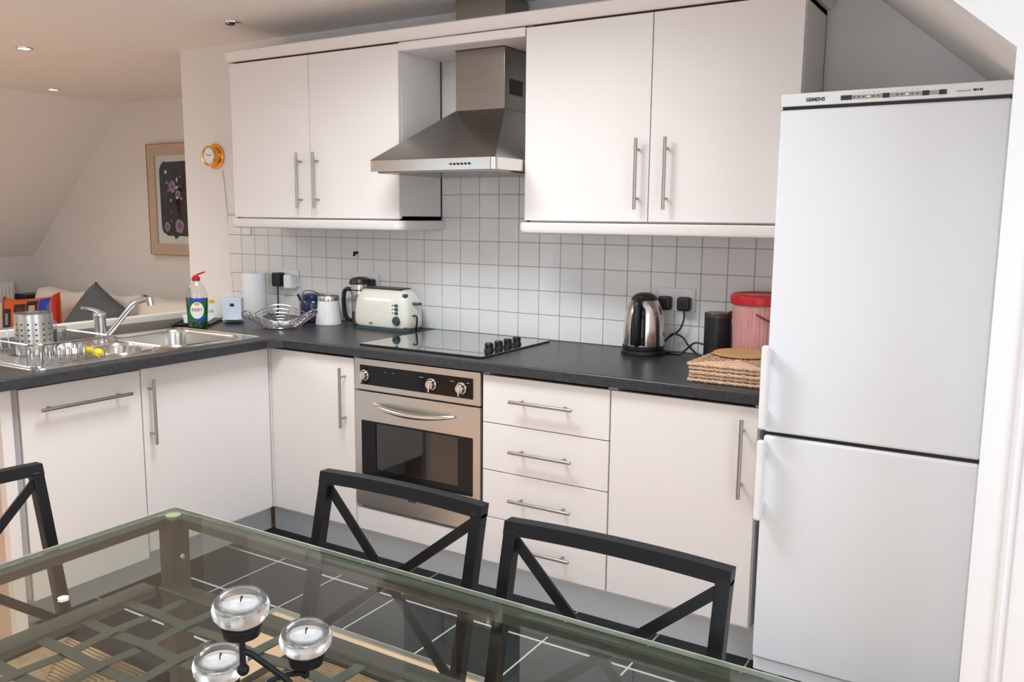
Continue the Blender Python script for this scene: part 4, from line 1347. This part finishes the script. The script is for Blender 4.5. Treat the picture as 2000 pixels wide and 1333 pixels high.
def on_bottle(pts, off):
    """flat outline (x, z) laid on the bottle front"""
    res = []
    for x, z in pts:
        r = 0.042
        for (r0, z0), (r1, z1_) in zip(pr_b, pr_b[1:]):
            if z0 <= z <= z1_: r = r0 + (r1 - r0) * (z - z0) / (z1_ - z0 + 1e-9)
        c = max(0.05, 1 - (x / r) ** 2) ** .5
        res.append((x, -(r * c * 0.62 + off), z))
    return res


def patch(x0, x1, z0, z1_, off, nx=8, nz=8):
    g = [(x0 + (x1 - x0) * i / nx, z0 + (z1_ - z0) * j / nz) for j in range(nz + 1) for i in range(nx + 1)]
    fs = [(j * (nx + 1) + i, j * (nx + 1) + i + 1, (j + 1) * (nx + 1) + i + 1, (j + 1) * (nx + 1) + i) for j in range(nz) for i in range(nx)]
    return B().add(on_bottle(g, off), fs)


def ell(cx, cz, rx, rz, off, n=24):
    g = [(cx, cz)] + [(cx + rx * .5 * math.cos(2 * PI * k / n), cz + rz * .5 * math.sin(2 * PI * k / n)) for k in range(n)] + \
        [(cx + rx * math.cos(2 * PI * k / n), cz + rz * math.sin(2 * PI * k / n)) for k in range(n)]
    fs = [(0, 1 + k, 1 + (k + 1) % n) for k in range(n)] + [(1 + k, 1 + n + k, 1 + n + (k + 1) % n, 1 + (k + 1) % n) for k in range(n)]
    return B().add(on_bottle(g, off), fs)


lb_ = patch(-0.036, 0.036, 0.032, 0.136, 0.0008).build('label', 'label_green', t, world=False)
patch(-0.028, 0.030, 0.118, 0.136, 0.0012, 8, 3).build('blue_band', 'label_blue', lb_, world=False)
patch(-0.006, 0.033, 0.034, 0.050, 0.0012, 8, 3).build('blue_band', 'label_blue', lb_, world=False)
ell(0, 0.084, 0.0285, 0.038, 0.0016).build('white_oval', 'ceramic_white', lb_, world=False)
ell(0, 0.112, 0.013, 0.007, 0.0020, 14).build('gold_mark', 'label_gold', lb_, world=False)
tx = text('lettering', 'FAIRY', 0.0215, 'red_plastic', lb_, (0, 0, 0), (0, 0, 0), extrude=0.0, bold=0.0002)
for v in tx.data.vertices:
    x, z = v.co.x * .82, v.co.y + 0.086
    v.co = Vector(on_bottle([(x, z)], 0.0024)[0])
B().lathe([(0.0175, 0.214), (0.0180, 0.216), (0.0180, 0.228), (0.012, 0.234), (0.010, 0.240), (0.0001, 0.241)], n=24).build('cap', 'red_plastic', t, world=False)
B().rbox(0.004, 0.042, -0.006, 0.006, 0.236, 0.243, 0.002, 1).xf(Matrix.Translation((0, 0, .238)) @ Matrix.Rotation(-0.35, 4, 'Y') @ Matrix.Translation((0, 0, -.238))).build('flip_top', 'red_plastic', t, world=False)

# wire fruit bowl
t = thing('fruit_bowl', 'shiny wire fruit bowl with a wavy rim, empty, in the worktop corner', 'bowl', (-0.650, -0.362, Z))
R0 = 0.072
B().tube([(R0 * math.cos(a * PI / 18), R0 * math.sin(a * PI / 18), 0.004) for a in range(36)], 0.0035, 6, closed=True).build('foot_ring', 'chrome', t, world=False)


def bowl_pt(a, u):
    """u 0 at foot ring, 1 at the rim"""
    r = R0 + (0.168 - R0) * u ** 1.1
    z = 0.006 + 0.060 * u ** 1.5 + 0.022 * u * u * math.sin(3 * a + 0.6)
    return (r * math.cos(a), r * math.sin(a), z)


rb = B()
for j in range(1, 8):
    rb.tube([bowl_pt(2 * PI * k / 60, j / 7) for k in range(60)], 0.0024 if j == 7 else 0.0015, 5, closed=True)
rb.build('ring_wires', 'chrome', t, world=False)
rb = B()
for k in range(26):
    a = 2 * PI * k / 26
    rb.tube([bowl_pt(a + 0.25 * u / 6, u / 6) for u in range(7)], 0.0015, 5)
rb.build('spoke_wires', 'chrome', t, world=False)
rb = B()
for k in range(-3, 4):
    h = math.sqrt(max(0, R0 ** 2 - (k * 0.02) ** 2))
    rb.cyl((k * .02, -h, 0.0045), (k * .02, h, 0.0045), 0.0014, 6)
rb.build('base_wires', 'chrome', t, world=False)

# ------------------------------------------------------------------ dish rack and what it holds
rx0, rx1, ry0, ry1 = -0.930, -0.462, -1.602, -1.335
zb = ZT + .0130; zr = 1.000
t = thing('dish_rack', 'chrome wire dish rack on the sink drainer', 'dish rack', ((rx0 + rx1) / 2, (ry0 + ry1) / 2, zb))
bl = rrect(rx0, rx1, ry0, ry1, 0.025, 4)
B().tube([(x, y, zb) for x, y in bl], 0.0032, 6, closed=True).build('base_frame', 'chrome', t)
B().tube([(x, y, zr - .003) for x, y in rrect(rx0 - .012, rx1 + .010, ry0 - .004, ry1 + .012, 0.035, 4)], 0.0036, 6, closed=True).build('top_rim', 'chrome', t)
b = B()
for i in range(1, 22):
    x = rx0 + (rx1 - rx0) * i / 22
    b.cyl((x, ry0, zb + .003), (x, ry1, zb + .003), 0.0018, 5)
for i in range(1, 6):
    y = ry0 + (ry1 - ry0) * i / 6
    b.cyl((rx0, y, zb), (rx1, y, zb), 0.0024, 5)
b.build('base_wires', 'chrome', t)
def side_wire(p0, p1):
    B().cyl(p0, p1, 0.0018, 5).build('side_wire', 'chrome', t)


for i in (0, 1, 6):
    x = rx0 + .03 + (rx1 - rx0 - .06) * i / 6
    if i < 2:
        side_wire((x, ry1, zb), (x, ry1 + .012, zr - .004))
    if i % 6 == 0:
        side_wire((x, ry0, zb), (x, ry0 - .004, zr - .004))
for i in range(8):
    y = ry0 + .03 + (ry1 - ry0 - .06) * i / 7
    side_wire((rx0, y, zb), (rx0 - .012, y, zr - .004))
for x, y in ((rx1, ry0 + .03), (rx1, ry1 - .02)):
    side_wire((x, y, zb), (x + .010, y, zr - .004))
for row, x in enumerate((-0.515, -0.590)):
    b = B()
    for i in range(8):
        y = ry0 + .028 + i * .030
        h = .046
        b.tube(smoothpath([(x, y, zb + .003), (x, y, zb + h * .8), (x - .004, y + .006, zb + h), (x - .008, y + .012, zb + h * .8), (x - .008, y + .012, zb + .003)], 3), 0.0021, 6)
    b.build('plate_loops', 'chrome', t)
for x, y in ((rx0 + .03, ry0 + .02), (rx1 - .03, ry0 + .02), (rx0 + .03, ry1 - .02), (rx1 - .03, ry1 - .02)):
    B().cyl((x, y, ZT + .0048), (x, y, zb), 0.004, 8).build('foot', 'plug_white', t)

zc = zb + .0055
t = thing('cutlery_caddy', 'perforated steel cutlery cylinder standing in the dish rack', 'cutlery caddy', (-0.712, -1.452, zc))
rc = 0.060; hc = 0.145
B().lathe([(0.0001, 0.0), (rc - .002, 0.0), (rc, 0.002), (rc, hc - .002), (rc + .002, hc), (rc - .0015, hc), (rc - .0025, 0.004), (0.0001, 0.003)], n=40, cap=False).build('cylinder', 'steel', t, world=False)
b = B()
for j in range(4):
    for k in range(16):
        a = 2 * PI * (k + .5 * (j % 2) * 0) / 16
        z = 0.052 + j * 0.019
        d = Vector((math.cos(a), math.sin(a), 0))
        p = d * (rc - .0004) + Vector((0, 0, z))
        b.cyl(p, p + d * 0.0008, 0.0036, 8)
b.build('holes', 'ink_dark', t, world=False)


def tumbler(x, y, r, h, label):
    t = thing('glass_tumbler', label, 'glass', (x, y, zc), group='glasses drying in the dish rack')
    B().lathe([(r, 0.0), (r * .93, h), (0.0001, h), (0.0001, h - .006), (r * .93 - .002, h - .006), (r - .002, 0.0), (r, 0.0)], n=28, cap=False).build('glass_wall', 'clear_glass', t, world=False)


tumbler(-0.705, -1.366, 0.026, 0.085, 'upturned glass right beside the steel cutlery cylinder')
tumbler(-0.775, -1.368, 0.034, 0.100, 'taller upturned glass at the back of the dish rack')
mg = thing('small_bowl', 'small white and brown bowl upturned among the glasses in the rack', 'bowl', (-0.632, -1.385, zc))
B().lathe([(0.040, 0.0), (0.041, 0.003), (0.036, 0.020), (0.022, 0.032), (0.016, 0.033), (0.016, 0.037), (0.0001, 0.037)], n=28).build('bowl', 'ceramic_white', mg, world=False)
t = thing('dish_brush', 'yellow dish brush lying at the front of the dish rack', 'dish brush', (-0.512, -1.372, zc))
b = B().lathe([(0.0001, 0), (0.010, 0.004), (0.013, 0.016), (0.010, 0.030), (0.008, 0.048), (0.010, 0.070), (0.015, 0.085), (0.014, 0.100), (0.0001, 0.106)], n=18, cap=False)
b.xf(Matrix.Translation((-0.045, 0.012, 0.0155)) @ Matrix.Rotation(-0.15, 4, 'Z') @ Matrix.Rotation(PI / 2, 4, 'Y')).build('handle', 'yellow', t, world=False)

# ------------------------------------------------------------------ ceiling lights


def spot(x, y, lit, label):
    t = thing('ceiling_spotlight', label, 'spotlight', (x, y, CEIL), group='recessed ceiling spotlights')
    B().lathe([(0.044, 0.0), (0.043, -0.004), (0.036, -0.006), (0.031, -0.003), (0.031, 0.0)], (x, y, CEIL - .0005), 32).build('trim_ring', 'chrome' if not lit else 'bright_steel', t)
    B().lathe([(0.0305, -0.0005), (0.024, -0.002), (0.0001, -0.0025)], (x, y, CEIL - .0005), 28, cap=False).build('lamp', 'lamp_white' if lit else 'bright_steel', t)
    if lit:
        l = bpy.data.lights.new('spotlight_lamp', 'SPOT')
        l.energy = 16; l.spot_size = 1.9; l.spot_blend = 0.8; l.color = (1.0, 0.90, 0.80); l.shadow_soft_size = 0.03
        lo_ = bpy.data.objects.new('spotlight_lamp', l); COL.objects.link(lo_)
        lo_.parent = t; lo_.location = (0, 0, -0.012)
    else:
        B().lathe([(0.014, -0.004), (0.010, -0.0075), (0.0001, -0.008)], (x, y, CEIL - .0005), 20, cap=False).build('bulb_cap', 'ink_dark', t)


spot(-2.385, -0.467, True, 'lit recessed spotlight nearer the camera in the ceiling at far left')
spot(-3.74, 0.49, True, 'lit recessed spotlight farther away above the living room')
spot(-0.93, -0.335, False, 'unlit chrome spotlight in the ceiling above the left wall cabinet')

# ------------------------------------------------------------------ living room
t = thing('sofa', 'cream fabric sofa against the living room wall', 'sofa', (-3.45, 0.75, 0))
B().rbox(-5.12, -1.80, 0.28, 1.20, 0.06, 0.30, 0.03, 3).build('base', 'sofa_cream', t)
B().rbox(-5.16, -4.86, 0.24, 1.20, 0.05, 0.670, 0.06, 4).build('arm', 'sofa_cream', t)
B().rbox(-2.06, -1.78, 0.24, 1.20, 0.05, 0.66, 0.06, 4).build('arm', 'sofa_cream', t)
B().rbox(-4.85, -2.07, 1.00, 1.20, 0.30, 0.71, 0.05, 3).build('back_frame', 'sofa_cream', t)
xb = [-4.80, -4.055, -3.475, -2.10]
for i in range(3):
    x0, x1 = xb[i], xb[i + 1]
    q = B().pillow(Matrix.Translation(((x0 + x1) / 2, 0.90, 0.585)) @ Matrix.Rotation(-0.14, 4, 'X'), (x1 - x0) * 1.02, 0.44, 0.26, 18, 0.35)
    q.v = [(x, y, z + 0.010 * math.sin(x * 9 + i) * (z > .52)) for x, y, z in q.v]
    q.build('back_cushion', 'sofa_cream', t, smooth=80)
    x0, x1 = (-4.85, -3.93, -3.0, -2.07)[i], (-4.85, -3.93, -3.0, -2.07)[i + 1]
    B().rbox(x0 + .004, x1 - .004, 0.26, 0.98, 0.30, 0.455, 0.045, 4).build('seat_cushion', 'sofa_cream', t)

mtx = Matrix.Translation((-3.60, 0.62, 0.650)) @ Matrix.Rotation(0.30, 4, 'Z') @ Matrix.Rotation(-0.30, 4, 'X') @ Matrix.Rotation(math.radians(33), 4, 'Y')
b = B().pillow(mtx, 0.40, 0.40, 0.16, 18, 0.45)
tag(b.build('throw_cushion', 'cushion_grey', smooth=80), 'dark grey square cushion leaning on the cream sofa', 'cushion')

# printed orange packet-shaped cushion
t = thing('packet_cushion', 'orange and red printed packet-shaped cushion at the left end of the sofa', 'cushion', (-4.24, 0.50, 0.457))
mtx = Matrix.Translation((-4.24, 0.50, 0.600)) @ Matrix.Rotation(0.34, 4, 'Z') @ Matrix.Rotation(-0.18, 4, 'X') @ Matrix.Rotation(-0.10, 4, 'Y')
b = B(); W_, H_ = 0.50, 0.34; n = 20
for sg in (1, -1):
    vs = []; fs = []
    for i in range(n + 1):
        for j in range(n + 1):
            u = -1 + 2 * i / n; v = -1 + 2 * j / n
            e = max(0, 1 - u ** 4) ** .6 * max(0, 1 - v ** 4) ** .4
            h_ = 1 + 0.22 * abs(u) ** 5
            vs.append(mtx @ Vector((u * W_ / 2, -sg * 0.075 * e, v * H_ / 2 * h_)))
    for i in range(n):
        for j in range(n):
            a = i * (n + 1) + j; fs.append((a, a + 1, a + n + 2, a + n + 1))
    b.add(vs, fs)
b.build('packet', 'bag_orange', t, smooth=70)


def bagpatch(u0, u1, v0, v1, material, nm='printed_panel'):
    vs = []; fs = []; k = 8
    for i in range(k + 1):
        for j in range(k + 1):
            u = u0 + (u1 - u0) * i / k; v = v0 + (v1 - v0) * j / k
            e = max(0, 1 - u ** 4) ** .6 * max(0, 1 - v ** 4) ** .4
            h_ = 1 + 0.22 * abs(u) ** 5
            vs.append(mtx @ Vector((u * W_ / 2, -0.075 * e - .004, v * H_ / 2 * h_)))
    for i in range(k):
        for j in range(k):
            a = i * (k + 1) + j; fs.append((a, a + 1, a + k + 2, a + k + 1))
    return B().add(vs, fs).build(nm, material, t, smooth=70)


bagpatch(0.84, 0.995, -0.97, 0.97, 'bag_red', 'end_seam')
bagpatch(-0.995, -0.86, -0.97, 0.97, 'bag_red', 'end_seam')
bagpatch(-0.38, 0.02, 0.20, 0.72, 'bag_black')
bagpatch(0.06, 0.44, 0.05, 0.82, 'bag_black')
bagpatch(0.48, 0.80, 0.22, 0.88, 'label_blue')
bagpatch(-0.82, -0.50, -0.35, 0.55, 'bag_black')
bagpatch(0.14, 0.36, 0.18, 0.62, 'frame_wood')
bagpatch(-0.30, -0.06, 0.32, 0.60, 'dark_red')
bagpatch(0.48, 0.80, 0.00, 0.14, 'bag_black')
bagpatch(-0.72, -0.60, -0.15, 0.35, 'print_sky')

# radiator, black cabinet
t = thing('radiator', 'white panel radiator on the low wall at the far left', 'radiator', (-5.40, 0.72, 0.2))
B().rbox(-5.435, -5.385, 0.40, 1.00, 0.22, 0.815, 0.006, 2).build('panel', 'trim_white', t)
for i in range(18):
    y = 0.415 + i * .0325
    B().rbox(-5.388, -5.378, y, y + .018, 0.25, 0.79, 0.003, 1).build('rib', 'trim_white', t)
B().box(-5.449, -5.435, 0.5, 0.53, 0.3, 0.7).box(-5.449, -5.435, 0.87, 0.90, 0.3, 0.7).build('bracket', 'trim_white', t)
B().cyl((-5.41, 0.45, 0.0), (-5.41, 0.45, 0.22), 0.01, 10).build('pipe', 'trim_white', t)
t = thing('loudspeaker', 'black speaker box in the corner behind the sofa arm', 'speaker', (-5.31, 1.10, 0))
B().rbox(-5.42, -5.20, 1.005, 1.20, 0.0, 0.705, 0.006, 2).build('cabinet', 'black_plastic', t)
B().box(-5.40, -5.22, 1.000, 1.006, 0.06, 0.66).build('grille', 'ink_dark', t)

# framed print on the far wall
YP = 1.222
t = thing('framed_picture', 'framed abstract print in dark blue on the far living room wall', 'picture', (-3.30, YP, 1.52))
px0, px1, pz0, pz1 = -3.735, -2.87, 1.098, 1.952
fo = [(px0, pz0), (px1, pz0), (px1, pz1), (px0, pz1)]


def ringxz(b, o_, i_, y0, y1):
    q = B().slab([(o_[0], o_[2]), (o_[1], o_[2]), (o_[1], o_[3]), (o_[0], o_[3])], [[(i_[0], i_[2]), (i_[0], i_[3]), (i_[1], i_[3]), (i_[1], i_[2])]], 0, 1)
    q.v = [(x, y0 + (y1 - y0) * z, y) for x, y, z in q.v]
    return b.add(q.v, q.f)


ringxz(B(), (px0, px1, pz0, pz1), (px0 + .006, px1 - .006, pz0 + .006, pz1 - .006), YP, YP - .026).build('frame_edge', 'frame_edge', t, smooth=0)
ringxz(B(), (px0 + .006, px1 - .006, pz0 + .006, pz1 - .006), (px0 + .088, px1 - .088, pz0 + .088, pz1 - .088), YP, YP - .022).build('frame', 'frame_wood', t, smooth=0)
B().box(px0 + .088, px1 - .088, YP - .008, YP, pz0 + .088, pz1 - .088).build('mount', 'mount_white', t)
pq = rrect(-3.60, -3.00, 1.252, 1.818, 0.07, 6)
random.seed(11)
pq = [(x + random.uniform(-.004, .004), z + random.uniform(-.006, .006)) for x, z in pq]
pb = B().prism(pq, YP - .0105, YP - .008, 'y').build('print', 'print_navy', t)


def blob(cx, cz, rx, rz, material, y, n=16):
    pts = [(cx + rx * math.cos(2 * PI * k / n) * random.uniform(.85, 1.1), cz + rz * math.sin(2 * PI * k / n) * random.uniform(.85, 1.1)) for k in range(n)]
    return B().prism(pts, y - .0006, y, 'y').build('printed_shape', material, pb)


y_ = YP - .0106
blob(-3.38, 1.70, 0.10, 0.11, 'print_black', y_)
blob(-3.44, 1.44, 0.09, 0.20, 'print_black', y_)
blob(-3.30, 1.50, 0.12, 0.16, 'print_black', y_)
for cx, cz, r in ((-3.45, 1.625, 0.040), (-3.39, 1.565, 0.030), (-3.53, 1.318, 0.032), (-3.385, 1.325, 0.050), (-3.20, 1.65, 0.04), (-3.15, 1.42, 0.05)):
    blob(cx, cz, r, r * 1.1, 'print_mauve', y_ - .0008)
    blob(cx, cz, r * .5, r * .55, 'print_crimson', y_ - .0016)
for k in range(26):
    cx = random.uniform(-3.56, -3.04); cz = random.uniform(1.29, 1.78)
    blob(cx, cz, random.uniform(.006, .016), random.uniform(.006, .020), random.choice(['print_sky', 'print_green', 'print_sky', 'print_crimson', 'mount_white']), y_ - .0012, 8)
B().box(px0 + .02, px1 - .02, YP - .0262, YP - .0242, pz0 + .02, pz1 - .02).build('glazing', 'window_glass', t)
